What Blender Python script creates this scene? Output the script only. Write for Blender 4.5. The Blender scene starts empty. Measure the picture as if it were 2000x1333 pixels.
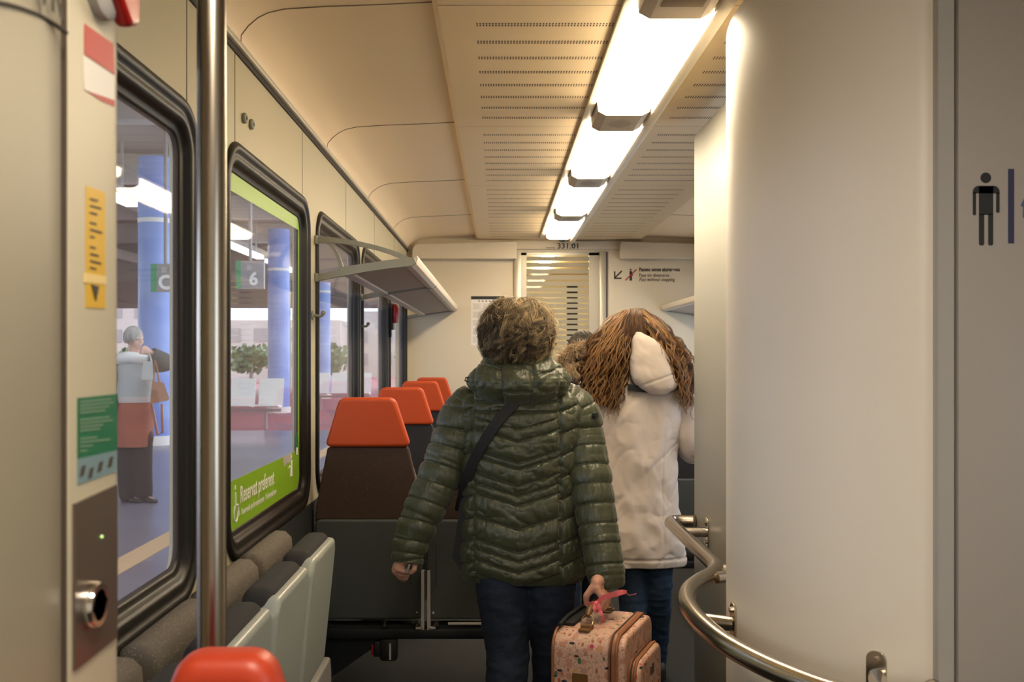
import bpy, bmesh, math, random
import numpy as np
from mathutils import Vector, Matrix, noise
from math import sin, cos, pi, radians as R
random.seed(7)
S = bpy.context.scene
C = S.collection
# ---------------------------------------------------------------- camera (eye height 1.42 m, looking along +Y)
FPX, EYE, VX, VY = 1944.0, 1.42, 972.0, 696.0
cam = bpy.data.cameras.new('camera'); co = bpy.data.objects.new('camera', cam); C.objects.link(co)
cam.sensor_width = 36; cam.lens = FPX / 2000 * 36
cam.shift_x = 28 / 2000; cam.shift_y = 29.5 / 2000
co.location = (0, 0, EYE); co.rotation_euler = (R(90), 0, 0)
cam.dof.use_dof = True; cam.dof.focus_distance = 3.5; cam.dof.aperture_fstop = 6.8
cam.clip_start = 0.05; cam.clip_end = 500
S.camera = co
# ---------------------------------------------------------------- light and exposure
S.view_settings.view_transform = 'Standard'; S.view_settings.look = 'None'
S.view_settings.gamma = 1; S.view_settings.use_curve_mapping = False
S.view_settings.exposure = 0.0
STRIP = 27.0          # strength of the ceiling light diffusers
w = bpy.data.worlds.new('sky'); S.world = w; w.use_nodes = True
bg = w.node_tree.nodes['Background']; bg.inputs[0].default_value = (0.80, 0.90, 1.0, 1); bg.inputs[1].default_value = 3.4

def P(px, py, Y):    # a point of the photograph at distance Y, in metres
    return Vector(((px - VX) * Y / FPX, Y, EYE - (py - VY) * Y / FPX))

# ---------------------------------------------------------------- materials
def nodes(m): return m.node_tree.nodes, m.node_tree.links
def mat(name, col, rough=0.5, metal=0.0, bump=0.0, bscale=200.0, var=0.0, vscale=6.0, col2=None, spec=0.5, sheen=0.0, coat=0.0, bdist=0.002, stretch=None, trans=0.0):
    m = bpy.data.materials.new(name); m.use_nodes = True
    N, L = nodes(m); b = N['Principled BSDF']
    b.inputs['Base Color'].default_value = (*col, 1); b.inputs['Roughness'].default_value = rough
    b.inputs['Metallic'].default_value = metal; b.inputs['Specular IOR Level'].default_value = spec
    b.inputs['Sheen Weight'].default_value = sheen; b.inputs['Coat Weight'].default_value = coat
    b.inputs['Transmission Weight'].default_value = trans
    tc = N.new('ShaderNodeTexCoord'); src = tc.outputs['Object']
    if stretch:
        mp = N.new('ShaderNodeMapping'); mp.inputs['Scale'].default_value = stretch; L.new(src, mp.inputs[0]); src = mp.outputs[0]
    if var:
        n = N.new('ShaderNodeTexNoise'); n.inputs['Scale'].default_value = vscale; n.inputs['Detail'].default_value = 4; L.new(src, n.inputs['Vector'])
        r = N.new('ShaderNodeValToRGB'); r.color_ramp.elements[0].position = .3; r.color_ramp.elements[1].position = .7
        c2 = col2 or tuple(c * (1 - var) for c in col)
        r.color_ramp.elements[0].color = (*c2, 1); r.color_ramp.elements[1].color = (*col, 1)
        L.new(n.outputs['Fac'], r.inputs[0]); L.new(r.outputs[0], b.inputs['Base Color'])
    if bump:
        n = N.new('ShaderNodeTexNoise'); n.inputs['Scale'].default_value = bscale; n.inputs['Detail'].default_value = 3; L.new(src, n.inputs['Vector'])
        bp = N.new('ShaderNodeBump'); bp.inputs['Strength'].default_value = bump; bp.inputs['Distance'].default_value = bdist
        L.new(n.outputs['Fac'], bp.inputs['Height']); L.new(bp.outputs[0], b.inputs['Normal'])
    return m
def speckle(name, base, dot, scale=170, thr=.13, rough=.9, vscale=9):
    m = mat(name, base, rough, bump=.4, bscale=500, bdist=.001); N, L = nodes(m); b = N['Principled BSDF']
    tc = N.new('ShaderNodeTexCoord'); v = N.new('ShaderNodeTexVoronoi'); v.inputs['Scale'].default_value = scale
    L.new(tc.outputs['Object'], v.inputs['Vector'])
    lt = N.new('ShaderNodeMath'); lt.operation = 'LESS_THAN'; lt.inputs[1].default_value = thr; L.new(v.outputs['Distance'], lt.inputs[0])
    sp = N.new('ShaderNodeSeparateColor'); L.new(v.outputs['Color'], sp.inputs[0])
    g = N.new('ShaderNodeMath'); g.operation = 'GREATER_THAN'; g.inputs[1].default_value = .6; L.new(sp.outputs[0], g.inputs[0])
    mu = N.new('ShaderNodeMath'); mu.operation = 'MULTIPLY'; L.new(lt.outputs[0], mu.inputs[0]); L.new(g.outputs[0], mu.inputs[1])
    mx = N.new('ShaderNodeMix'); mx.data_type = 'RGBA'; mx.inputs[6].default_value = (*base, 1); mx.inputs[7].default_value = (*dot, 1)
    L.new(mu.outputs[0], mx.inputs[0]); L.new(mx.outputs[2], b.inputs['Base Color'])
    return m
def emis(name, col, s):
    m = bpy.data.materials.new(name); m.use_nodes = True; N, L = nodes(m)
    b = N['Principled BSDF']; b.inputs['Base Color'].default_value = (.8, .8, .8, 1)
    b.inputs['Emission Color'].default_value = (*col, 1); b.inputs['Emission Strength'].default_value = s
    return m
def glassmat(name, tint=(1, 1, 1), refl=1.0, haze=0.0, hazecol=(.8, .8, .8)):
    m = bpy.data.materials.new(name); m.use_nodes = True; N, L = nodes(m)
    N.remove(N['Principled BSDF']); out = N['Material Output']
    t = N.new('ShaderNodeBsdfTransparent'); t.inputs[0].default_value = (*tint, 1)
    g = N.new('ShaderNodeBsdfGlossy'); g.inputs['Roughness'].default_value = .02
    f = N.new('ShaderNodeLayerWeight'); f.inputs[0].default_value = .5                       # Schlick reflectance
    p5 = N.new('ShaderNodeMath'); p5.operation = 'POWER'; p5.inputs[1].default_value = 5; L.new(f.outputs['Facing'], p5.inputs[0])
    k = N.new('ShaderNodeMath'); k.operation = 'MULTIPLY_ADD'; k.inputs[1].default_value = .9 * refl; k.inputs[2].default_value = .04 * refl; L.new(p5.outputs[0], k.inputs[0])
    mx = N.new('ShaderNodeMixShader'); L.new(k.outputs[0], mx.inputs[0]); L.new(t.outputs[0], mx.inputs[1]); L.new(g.outputs[0], mx.inputs[2])
    last = mx
    if haze:
        d = N.new('ShaderNodeBsdfDiffuse'); d.inputs[0].default_value = (*hazecol, 1)
        m2 = N.new('ShaderNodeMixShader'); m2.inputs[0].default_value = haze; L.new(mx.outputs[0], m2.inputs[1]); L.new(d.outputs[0], m2.inputs[2]); last = m2
    L.new(last.outputs[0], out.inputs[0]); return m

M = {}
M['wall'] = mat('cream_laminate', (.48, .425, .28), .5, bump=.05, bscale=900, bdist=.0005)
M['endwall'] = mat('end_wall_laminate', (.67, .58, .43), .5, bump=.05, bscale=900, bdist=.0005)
M['ceil'] = mat('tan_ceiling_panel', (.80, .62, .38), .5, bump=.05, bscale=900, bdist=.0005)
M['cove'] = mat('lightened_cove_panel', (.93, .73, .47), .5, bump=.05, bscale=900, bdist=.0005)  # ceiling tan lightened: the extra light on the side panels is in the colour
M['seam'] = mat('seam_dark', (.05, .04, .03), .8)
M['slot'] = mat('slot_dark', (.06, .04, .025), .9)
M['seamlite'] = mat('seam_soft', (.25, .19, .13), .8)
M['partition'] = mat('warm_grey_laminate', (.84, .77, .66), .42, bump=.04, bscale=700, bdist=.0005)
M['pillar'] = mat('beige_moulding', (.50, .44, .31), .45, bump=.05, bscale=700, bdist=.0005)
M['greylam'] = mat('grey_laminate', (.42, .40, .37), .5)
M['rubber'] = mat('black_rubber', (.012, .010, .008), .42, spec=.3)
M['lowwall'] = mat('charcoal_lower_panel', (.022, .023, .024), .6)
M['floor'] = speckle('dark_speckled_vinyl', (.018, .018, .018), (.05, .05, .05), 90, .12, .75)
M['floor'].node_tree.nodes['Principled BSDF'].inputs['Specular IOR Level'].default_value = .2
M['steel'] = mat('brushed_steel', (.40, .355, .295), .24, 1.0, bump=.03, bscale=60, stretch=(1, 1, .05))
M['rail'] = mat('brushed_rail_steel', (.58, .52, .44), .22, 1.0)
M['plate'] = mat('brown_steel_plate', (.20, .155, .125), .38, .8, bump=.03, bscale=300)
M['chrome'] = mat('chrome', (.8, .78, .75), .1, 1.0)
M['alu'] = mat('aluminium_trim', (.50, .46, .38), .4, .5)
M['orange'] = mat('orange_leatherette', (.54, .064, .006), .55, bump=.12, bscale=800, bdist=.0006)
M['redplastic'] = mat('red_plastic', (.33, .008, .006), .3)
M['redseat'] = mat('red_orange_vinyl', (.47, .045, .014), .42, bump=.08, bscale=700, bdist=.0006)
M['brown'] = speckle('brown_speckled_plush', (.060, .033, .022), (.30, .20, .12), 95, .10)
M['blackfab'] = speckle('black_speckled_plush', (.022, .021, .023), (.12, .10, .08), 120, .10)
M['taupe'] = speckle('taupe_speckled_plush', (.125, .105, .085), (.42, .36, .28), 210, .22)
M['shell'] = mat('grey_seat_shell', (.075, .081, .075), .42, bump=.12, bscale=900, bdist=.0005)
M['foldshell'] = mat('sage_grey_seat_shell', (.38, .41, .38), .3, bump=.06, bscale=900, bdist=.0005)
M['core'] = mat('pale_grey_edge', (.42, .40, .38), .4)
M['frame'] = mat('dark_steel_frame', (.018, .02, .022), .5, .4)
M['rack'] = mat('grey_painted_rack', (.25, .25, .21), .42)
M['racklite'] = mat('rack_lip', (.62, .54, .45), .4)
M['rackunder'] = mat('rack_slats', (.42, .36, .29), .5)
M['lens'] = emis('strip_diffuser', (1.0, .83, .58), STRIP)
M['lens2'] = emis('added_lamp_diffuser', (1.0, .86, .68), 52.0)
M['lens3'] = emis('gangway_diffuser', (1.0, .86, .62), 110.0)
M['lampcap'] = mat('lamp_end_cap', (.55, .47, .38), .5)
M['glass'] = glassmat('window_glass', (.95, .95, .98), .45, .05, (.78, .70, .80))
M['doorglass'] = glassmat('door_glass', (.85, .86, .8), .8)
M['frost'] = mat('frosted_band', (.42, .38, .28), .75, trans=.2)
M['green'] = mat('lime_green_film', (.23, .42, .02), .4)
M['white'] = mat('white_print', (.8, .78, .72), .5)
M['black'] = mat('black_print', (.012, .012, .012), .5)
M['bluebar'] = mat('navy_print', (.03, .035, .09), .5)
M['bluetri'] = mat('blue_print', (.07, .12, .25), .5)
M['redprint'] = mat('red_print', (.42, .015, .015), .5)
M['yellow'] = mat('yellow_sticker', (.62, .36, .01), .45)
M['yellowshine'] = mat('pale_yellow_tape', (.75, .55, .2), .3)
M['dkgreen'] = mat('green_sticker', (.0, .13, .055), .45)
M['greenprint'] = mat('pale_green_print', (.16, .28, .17), .5)
M['bluegrey'] = mat('blue_grey_sticker', (.16, .25, .27), .5)
M['paper'] = mat('white_paper', (.78, .73, .66), .6)
M['greyprint'] = mat('grey_print', (.45, .42, .39), .6)
M['puffer'] = mat('olive_nylon', (.040, .046, .020), .40, bump=.7, bscale=30, bdist=.012, spec=.5, sheen=.15, stretch=(1, 1, .35))
M['whitecoat'] = mat('cream_cotton', (.62, .535, .47), .85, bump=.25, bscale=9, bdist=.012, stretch=(1.2, 1, .5), sheen=.1)
M['coatlining'] = mat('black_lining', (.01, .01, .012), .8)
M['jeans'] = mat('dark_denim', (.010, .019, .042), .85, bump=.5, bscale=14, bdist=.012, var=.5, vscale=5, stretch=(1, 1, 1.6))
M['jeans2'] = mat('blue_denim', (.012, .034, .075), .85, bump=.5, bscale=16, bdist=.012, var=.5, vscale=5, stretch=(1, 1, 1.6))
M['skin'] = mat('skin', (.52, .27, .19), .5, bump=.15, bscale=120, bdist=.001)
M['skinpale'] = mat('fair_skin', (.60, .36, .27), .5, bump=.15, bscale=120, bdist=.001)
M['shoe'] = mat('black_shoe', (.015, .015, .015), .5)
M['strap'] = mat('black_webbing', (.008, .008, .009), .7, bump=.3, bscale=900, bdist=.0005)
M['leather'] = mat('tan_leather', (.30, .115, .045), .42, bump=.15, bscale=250, bdist=.001)
M['leatherdk'] = mat('brown_leather', (.16, .075, .02), .42, bump=.15, bscale=250, bdist=.001)
M['zip'] = mat('dark_zip', (.05, .03, .025), .5)
M['ribbon'] = mat('coral_pink_ribbon', (.86, .17, .19), .6)
M['darkcoat'] = mat('dark_brown_coat', (.02, .016, .014), .8)
M['eye'] = mat('eye_white', (.8, .8, .8), .2)

def hairmat(name):
    m = bpy.data.materials.new(name); m.use_nodes = True; N, L = nodes(m); b = N['Principled BSDF']
    a = N.new('ShaderNodeAttribute'); a.attribute_name = 'tone'; L.new(a.outputs['Color'], b.inputs['Base Color'])
    b.inputs['Roughness'].default_value = .38; b.inputs['Specular IOR Level'].default_value = .6
    return m
M['hair'] = hairmat('hair_strands')

def floral():
    m = mat('floral_print_canvas', (.64, .41, .31), .55, bump=.15, bscale=500, bdist=.0005)
    N, L = nodes(m); b = N['Principled BSDF']; tc = N.new('ShaderNodeTexCoord'); cur = None
    def rgb(c):
        n = N.new('ShaderNodeRGB'); n.outputs[0].default_value = (*c, 1); return n.outputs[0]
    cur = rgb((.64, .41, .31))
    def math_(op, a, v):
        n = N.new('ShaderNodeMath'); n.operation = op
        L.new(a, n.inputs[0])
        if isinstance(v, float): n.inputs[1].default_value = v
        else: L.new(v, n.inputs[1])
        return n.outputs[0]
    def mix(fac, col):
        nonlocal cur
        n = N.new('ShaderNodeMix'); n.data_type = 'RGBA'; L.new(fac, n.inputs[0]); L.new(cur, n.inputs[6])
        L.new(col if not isinstance(col, tuple) else rgb(col), n.inputs[7]); cur = n.outputs[2]
    # fine curling stems
    for sc, c in ((62, (.34, .16, .11)), (85, (.42, .24, .18))):
        n = N.new('ShaderNodeTexNoise'); n.inputs['Scale'].default_value = sc; n.inputs['Detail'].default_value = 1; L.new(tc.outputs['Object'], n.inputs['Vector'])
        d = math_('SUBTRACT', n.outputs['Fac'], .5); d = math_('ABSOLUTE', d, .0); mix(math_('LESS_THAN', d, .014), c)
    # leaves and petals: stretched cells of several colours
    specs = [((1, 1, 1), 44, .34, (.52, .25, .18), (.0, .40), 0), ((1, 1, .42), 74, .23, (.42, .10, .04), (.0, .30), .5), ((.9, .9, .4), 70, .20, (.34, .12, .05), (.65, .9), -.9),
             ((.42, .42, 1), 72, .22, (.02, .02, .035), (.25, .52), -.5), ((1, 1, .55), 46, .20, (.05, .15, .09), (.72, .92), .5), ((1, 1, 1), 44, .17, (.60, .32, .04), (.1, .22), 0),
             ((1, 1, 1), 38, .20, (.48, .03, .09), (.5, .58), .7), ((1, 1, 1), 46, .16, (.28, .27, .31), (.8, .9), 0)]
    for k, (st, sc, thr, c, (lo, hi), rot) in enumerate(specs):
        mp = N.new('ShaderNodeMapping'); mp.inputs['Scale'].default_value = st; mp.inputs['Rotation'].default_value = (rot, rot * .8, 0); mp.inputs['Location'].default_value = (k * 1.7, k * .9, k * 2.3)
        L.new(tc.outputs['Object'], mp.inputs[0]); v = N.new('ShaderNodeTexVoronoi'); v.inputs['Scale'].default_value = sc; L.new(mp.outputs[0], v.inputs['Vector'])
        s = N.new('ShaderNodeSeparateColor'); L.new(v.outputs['Color'], s.inputs[0])
        f = math_('LESS_THAN', v.outputs['Distance'], thr * 1.25); f = math_('MULTIPLY', f, math_('GREATER_THAN', s.outputs[0], lo)); f = math_('MULTIPLY', f, math_('LESS_THAN', s.outputs[0], hi))
        mix(f, c)
    L.new(cur, b.inputs['Base Color'])
    return m
M['floral'] = floral()

# ---------------------------------------------------------------- mesh builder
class MB:
    def __init__(s): s.v = []; s.f = []; s.m = []; s.col = None
    def add(s, vs, fs, mi=0):
        o = len(s.v); s.v.extend([tuple(v) for v in vs]); s.f.extend([tuple(i + o for i in f) for f in fs]); s.m.extend([mi] * len(fs))
    def box(s, a, b, mi=0, bev=0.0, seg=2):
        x0, y0, z0 = (min(a[i], b[i]) for i in range(3)); x1, y1, z1 = (max(a[i], b[i]) for i in range(3))
        if bev <= 0:
            v = [(x0, y0, z0), (x1, y0, z0), (x1, y1, z0), (x0, y1, z0), (x0, y0, z1), (x1, y0, z1), (x1, y1, z1), (x0, y1, z1)]
            s.add(v, [(0, 3, 2, 1), (4, 5, 6, 7), (0, 1, 5, 4), (1, 2, 6, 5), (2, 3, 7, 6), (3, 0, 4, 7)], mi); return
        bm = bmesh.new(); bmesh.ops.create_cube(bm, size=1)
        for v in bm.verts: v.co = Vector(((x0 + x1) / 2 + v.co.x * (x1 - x0), (y0 + y1) / 2 + v.co.y * (y1 - y0), (z0 + z1) / 2 + v.co.z * (z1 - z0)))
        bmesh.ops.bevel(bm, geom=bm.edges[:], offset=bev, segments=seg, profile=.5, affect='EDGES')
        bm.verts.index_update(); s.add([v.co for v in bm.verts], [[v.index for v in f.verts] for f in bm.faces], mi); bm.free()
    def loft(s, rings, closed=True, caps=True, mi=0):
        n = len(rings[0]); o = len(s.v)
        for r in rings: s.v.extend([tuple(p) for p in r])
        k = n if closed else n - 1; nf = 0
        for i in range(len(rings) - 1):
            for j in range(k):
                a = o + i * n + j; b = o + i * n + (j + 1) % n
                s.f.append((a, b, b + n, a + n)); nf += 1
        if caps and closed:
            s.f.append(tuple(o + j for j in reversed(range(n)))); s.f.append(tuple(o + (len(rings) - 1) * n + j for j in range(n))); nf += 2
        s.m.extend([mi] * nf)
    def tube(s, pts, r, seg=12, caps=True, mi=0, flat=1.0, up=Vector((0, 0, 1))):
        pts = [Vector(p) for p in pts]; rr = r if isinstance(r, (list, tuple)) else [r] * len(pts); rings = []
        t0 = (pts[1] - pts[0]).normalized(); x = t0.cross(up)
        if x.length < .05: x = t0.cross(Vector((1, 0, 0)))
        x.normalize()
        for i, p in enumerate(pts):
            t = (pts[min(i + 1, len(pts) - 1)] - pts[max(i - 1, 0)]).normalized()
            x = (x - t * x.dot(t)).normalized(); y = t.cross(x)
            rings.append([p + x * cos(2 * pi * j / seg) * rr[i] + y * sin(2 * pi * j / seg) * rr[i] * flat for j in range(seg)])
        s.loft(rings, True, caps, mi)
    def ball(s, c, r, seg=16, rings=10, mi=0, rot=None):
        c = Vector(c); r = Vector(r) if not isinstance(r, (int, float)) else Vector((r, r, r)); rs = []
        for i in range(1, rings):
            th = pi * i / rings; ring = []
            for j in range(seg):
                p = Vector((r.x * sin(th) * cos(2 * pi * j / seg), r.y * sin(th) * sin(2 * pi * j / seg), -r.z * cos(th)))
                if rot: p = rot @ p
                ring.append(c + p)
            rs.append(ring)
        s.loft(rs, True, True, mi)
    def cyl(s, a, b, r, seg=20, mi=0, bev=0.0):
        a = Vector(a); b = Vector(b); d = (b - a).normalized()
        if bev > 0: s.tube([a, a + d * 1e-5, a + d * bev, b - d * bev, b - d * 1e-5, b], [r - bev, r - bev, r, r, r - bev, r - bev], seg, True, mi)
        else: s.tube([a, b], r, seg, True, mi)
    def build(s, name, mats, parent=None, sharp=40, smooth=True, tone=None):
        me = bpy.data.meshes.new(name); me.from_pydata([tuple(v) for v in s.v], [], s.f)
        mats = mats if isinstance(mats, (list, tuple)) else [mats]
        for m_ in mats: me.materials.append(M[m_] if isinstance(m_, str) else m_)
        if len(mats) > 1: me.polygons.foreach_set('material_index', s.m)
        me.update()
        if tone is None:
            bm = bmesh.new(); bm.from_mesh(me); bmesh.ops.recalc_face_normals(bm, faces=bm.faces[:]); bm.to_mesh(me); bm.free()
        if smooth:
            me.polygons.foreach_set('use_smooth', [True] * len(me.polygons))
            if sharp < 180: me.set_sharp_from_angle(angle=R(sharp))
        if tone is not None:
            at = me.color_attributes.new('tone', 'FLOAT_COLOR', 'POINT'); at.data.foreach_set('color', np.asarray(tone, dtype=np.float32).ravel())
        o = bpy.data.objects.new(name, me); C.objects.link(o)
        if parent: attach(o, parent)
        return o
def world_loc(o):
    m_ = o.matrix_basis
    return (world_loc(o.parent) @ o.matrix_parent_inverse @ m_) if o.parent else m_
def attach(o, parent):
    o.parent = parent; o.matrix_parent_inverse = world_loc(parent).inverted()
def tag(o, label=None, cat=None, group=None, kind=None):
    if label: o['label'] = label
    if cat: o['category'] = cat
    if group: o['group'] = group
    if kind: o['kind'] = kind
    return o
def thing(name, label, cat, loc=(0, 0, 0), group=None):
    o = bpy.data.objects.new(name, None); C.objects.link(o); o.location = loc; o.empty_display_size = .1
    return tag(o, label, cat, group)
def struct(o, label=None): o['kind'] = 'structure'; return tag(o, label)
def copy_tree(o, parent=None):
    c = o.copy(); C.objects.link(c)
    if parent: c.parent = parent; c.matrix_parent_inverse = o.matrix_parent_inverse.copy()
    for ch in list(o.children): copy_tree(ch, c)
    return c

def rpoly(pts, rad, seg=6):          # rounded convex polygon, counter-clockwise
    out = []; n = len(pts); rad = rad if isinstance(rad, (list, tuple)) else [rad] * n
    for i in range(n):
        p = Vector(pts[i]); a = Vector(pts[i - 1]); b = Vector(pts[(i + 1) % n]); r = rad[i]
        u = (a - p).normalized(); v = (b - p).normalized(); ang = math.acos(max(-1, min(1, u.dot(v))))
        if r <= 1e-6: out.append(p); continue
        d = r / math.tan(ang / 2); c = p + (u + v).normalized() * (r / sin(ang / 2))
        s0 = p + u * d - c; s1 = p + v * d - c; a0 = math.atan2(s0.y, s0.x); a1 = math.atan2(s1.y, s1.x)
        da = (a1 - a0 + pi) % (2 * pi) - pi
        for k in range(seg + 1): t = a0 + da * k / seg; out.append(c + Vector((cos(t), sin(t))) * r)
    return out
def offset(poly, d):                 # move inwards by d (ccw polygon)
    n = len(poly); out = []
    for i in range(n):
        a = poly[i - 1]; b = poly[i]; c = poly[(i + 1) % n]
        e1 = (b - a); e2 = (c - b)
        e1 = e1.normalized() if e1.length > 1e-9 else e2.normalized(); e2 = e2.normalized() if e2.length > 1e-9 else e1
        n1 = Vector((-e1.y, e1.x)); n2 = Vector((-e2.y, e2.x)); nn = (n1 + n2)
        nn = nn.normalized() if nn.length > 1e-9 else n1
        out.append(b + nn * d / max(.4, nn.dot(n1)))
    return out
def prism(mb, poly, fn, w0, w1, r=.0, mi=0, seg=4):
    prof = []
    if r > 0:
        prof.append((r * 1.15, w0))
        for k in range(seg + 1): a = pi / 2 * k / seg; prof.append((r * (1 - sin(a)), w0 + r * (1 - cos(a))))
        for k in range(seg + 1): a = pi / 2 * (1 - k / seg); prof.append((r * (1 - sin(a)), w1 - r * (1 - cos(a))))
        prof.append((r * 1.15, w1))
    else: prof = [(0, w0), (0, w1)]
    mb.loft([[fn(p.x, p.y, w_) for p in offset(poly, i_)] for i_, w_ in prof], True, True, mi)
FX = lambda u, v, w_: Vector((w_, u, v))       # outline in YZ, thickness along X
FY = lambda u, v, w_: Vector((u, w_, v))       # outline in XZ, thickness along Y
FZ = lambda u, v, w_: Vector((u, v, w_))
def rrect(u0, v0, u1, v1, r, seg=6): return rpoly([(u0, v0), (u1, v0), (u1, v1), (u0, v1)], r, seg)

def plate_holes(name, outer, holes, fn, w0, w1, m_, parent=None):
    bm = bmesh.new(); loops = []
    for lp in [outer] + holes:
        vs = [bm.verts.new(fn(p[0], p[1], w0)) for p in lp]; loops.append(vs)
        for i in range(len(vs)): bm.edges.new((vs[i - 1], vs[i]))
    bmesh.ops.triangle_fill(bm, edges=bm.edges[:], use_beauty=True)
    def inside(c, poly):
        r_ = False
        for a_, b_ in zip(poly, poly[1:] + poly[:1]):
            if (a_[1] > c[1]) != (b_[1] > c[1]) and c[0] < (b_[0] - a_[0]) * (c[1] - a_[1]) / (b_[1] - a_[1]) + a_[0]: r_ = not r_
        return r_
    e1, e2 = fn(1, 0, 0) - fn(0, 0, 0), fn(0, 1, 0) - fn(0, 0, 0)
    bad = [f for f in bm.faces if any(inside((f.calc_center_median().dot(e1), f.calc_center_median().dot(e2)), h_) for h_ in holes)]
    bmesh.ops.delete(bm, geom=bad, context='FACES_ONLY')
    g = bmesh.ops.extrude_face_region(bm, geom=bm.faces[:]); d = fn(0, 0, w1) - fn(0, 0, w0)
    for e in g['geom']:
        if isinstance(e, bmesh.types.BMVert): e.co += d
    bmesh.ops.recalc_face_normals(bm, faces=bm.faces[:])
    me = bpy.data.meshes.new(name); bm.to_mesh(me); bm.free(); me.materials.append(M[m_])
    o = bpy.data.objects.new(name, me); C.objects.link(o)
    if parent: attach(o, parent)
    return o
def text(name, s, size, loc, rot, m_, parent=None, align='LEFT', bold=0.0, shear=0.0, sx=1.0):
    cu = bpy.data.curves.new(name, 'FONT'); cu.body = s; cu.size = size; cu.align_x = align; cu.extrude = .0003; cu.offset = bold; cu.shear = shear; cu.resolution_u = 3
    o = bpy.data.objects.new(name, cu); me = bpy.data.meshes.new_from_object(o); bpy.data.objects.remove(o); bpy.data.curves.remove(cu)
    me.materials.clear(); me.materials.append(M[m_]); me.transform(Matrix.Diagonal((sx, 1, 1, 1)))
    o = bpy.data.objects.new(name, me); C.objects.link(o); o.location = loc; o.rotation_euler = rot
    if parent: attach(o, parent)
    return o
WALLROT = (R(90), 0, 0); LEFTROT = (R(90), 0, R(90))

# ================================================================ THE CARRIAGE SHELL
XL, XR, YB, YF = -.75, 1.77, 8.27, -1.6
XC = .51; ZC = 2.385
mb = MB(); mb.box((XL - .1, YF, -.05), (XR + .1, YB + .1, 0)); struct(mb.build('floor', 'floor'))
# left wall with its window openings
WZ0, WZ1 = .835, 2.03
WIN = [(1.20, 2.475), (2.73, 3.935), (4.10, 5.36), (5.47, 6.73), (6.86, 8.13)]
holes = [rrect(a + .03, WZ0 + .03, b - .03, WZ1 - .03, .10) for a, b in WIN]
holes0 = [rrect(-1.0, .5, .35, 1.95, .08)]
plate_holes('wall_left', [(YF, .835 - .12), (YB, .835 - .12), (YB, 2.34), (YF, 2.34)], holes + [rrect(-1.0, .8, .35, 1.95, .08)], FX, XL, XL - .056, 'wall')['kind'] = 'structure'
mb = MB(); mb.box((XL + .006, YF, 0), (XL - .05, YB, .712)); mb.box((XL + .006, YF, .71), (XL + .0005, YB, .832)); mb.box((XL + .03, YF, 0), (XL, YB, .12))
struct(mb.build('baseboard_left', 'lowwall'))
# panel seams on the left wall and the rail under the cove
mb = MB()
for y in (2.62 + .22 - .0, 3.82, 4.02 + .9, 2.40, 6.05, 7.2):
    mb.box((XL - .001, y - .0018, WZ1 - .02), (XL + .0008, y + .0018, 2.30))
struct(mb.build('trim_1', 'seam'))
mb = MB(); mb.box((XL, YF, 2.285), (XL + .006, YB, 2.30)); struct(mb.build('trim_2', 'seam'))
mb = MB(); mb.box((XL, YF, 2.30), (XL + .02, YB, 2.318), bev=.004); struct(mb.build('trim_3', 'alu'))
# side ceiling with its cove, left and right (profile in X,Z)
def cove_profile(side):
    pts = [(XL + .012, 2.318), (XL + .02, 2.335), (XL + .045, 2.356), (XL + .075, 2.375), (XL + .105, 2.388), (XL + .15, 2.398), (XL + .26, 2.405), (XL + .40, 2.41), (-.185, 2.418), (-.181, 2.40), (-.165, ZC)]
    if side: pts = [(2 * XC - x, z) for x, z in pts]
    return pts
for side, nm in ((0, 'ceiling'), (1, 'ceiling.001')):
    mb = MB(); pr = cove_profile(side); n = len(pr)
    rings = [[(x, y, z) for x, z in pr] + [(x, y, z + .06) for x, z in reversed(pr)] for y in (YF, YB)]
    mb.loft(rings, True, True); struct(mb.build('ceiling', 'cove'))
# cross seams of the side panels, following the profile
mb = MB()
for y in (1.45, 2.80, 4.24, 5.62, 7.0):
    for side in (0, 1):
        pr = cove_profile(side)[:9]
        # the seam swings back along the wall in a rounded corner
        sg = [Vector((x, y + .05 * max(0, 1 - i / 4.0) ** 2 * 1.2, z - .0012)) for i, (x, z) in enumerate(pr)]
        mb.tube(sg, .0016, 5)
struct(mb.build('trim_4', 'seamlite'))
# perforated centre ceiling
mb = MB(); XP0, XP1 = -.165, 2 * XC + .165
mb.box((XP0, YF, ZC), (XP1, YB, ZC + .05), 0)
def slots(x0, x1, y):
    n = int((x1 - x0) / .0088); z = ZC - .0004
    for k in range(n):
        x = x0 + (x1 - x0) * k / (n - 1)
        for dy in (-.0085, .0085):
            mb.add([(x - .002, y + dy - .006, z), (x + .002, y + dy - .006, z), (x + .002, y + dy + .006, z), (x - .002, y + dy + .006, z)], [(0, 1, 2, 3)], 1)
for g in range(-1, 4):
    y0 = 2.895 + g * 1.44
    for r_ in range(8):
        y = y0 + r_ * .1615
        if y > 8.1 or y < .2: continue
        slots(-.06, .335, y); slots(.70, 1.075, y)
for y in (1.30, 2.735, 4.178, 5.618, 7.058):
    mb.add([(XP0, y - .0015, ZC - .0005), (XP1, y - .0015, ZC - .0005), (XP1, y + .0015, ZC - .0005), (XP0, y + .0015, ZC - .0005)], [(0, 1, 2, 3)], 2)
struct(mb.build('ceiling', ['ceil', 'slot', 'seamlite'], smooth=False))
# right wall with windows towards the far end, hidden behind the cabin
WR = [(3.2, 4.4), (4.6, 5.8), (6.0, 7.2), (7.35, 8.1)]
plate_holes('wall_right', [(YF, 0), (YB, 0), (YB, 2.34), (YF, 2.34)], [rrect(a, WZ0, b, WZ1, .1) for a, b in WR] + [rrect(-1.0, .8, .35, 1.95, .08)], FX, XR, XR + .07, 'wall')['kind'] = 'structure'
mb = MB(); mb.box((XL - .07, YF - .05, 0), (XR + .07, YF, 2.45)); struct(mb.build('wall_front', 'partition'))

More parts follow.
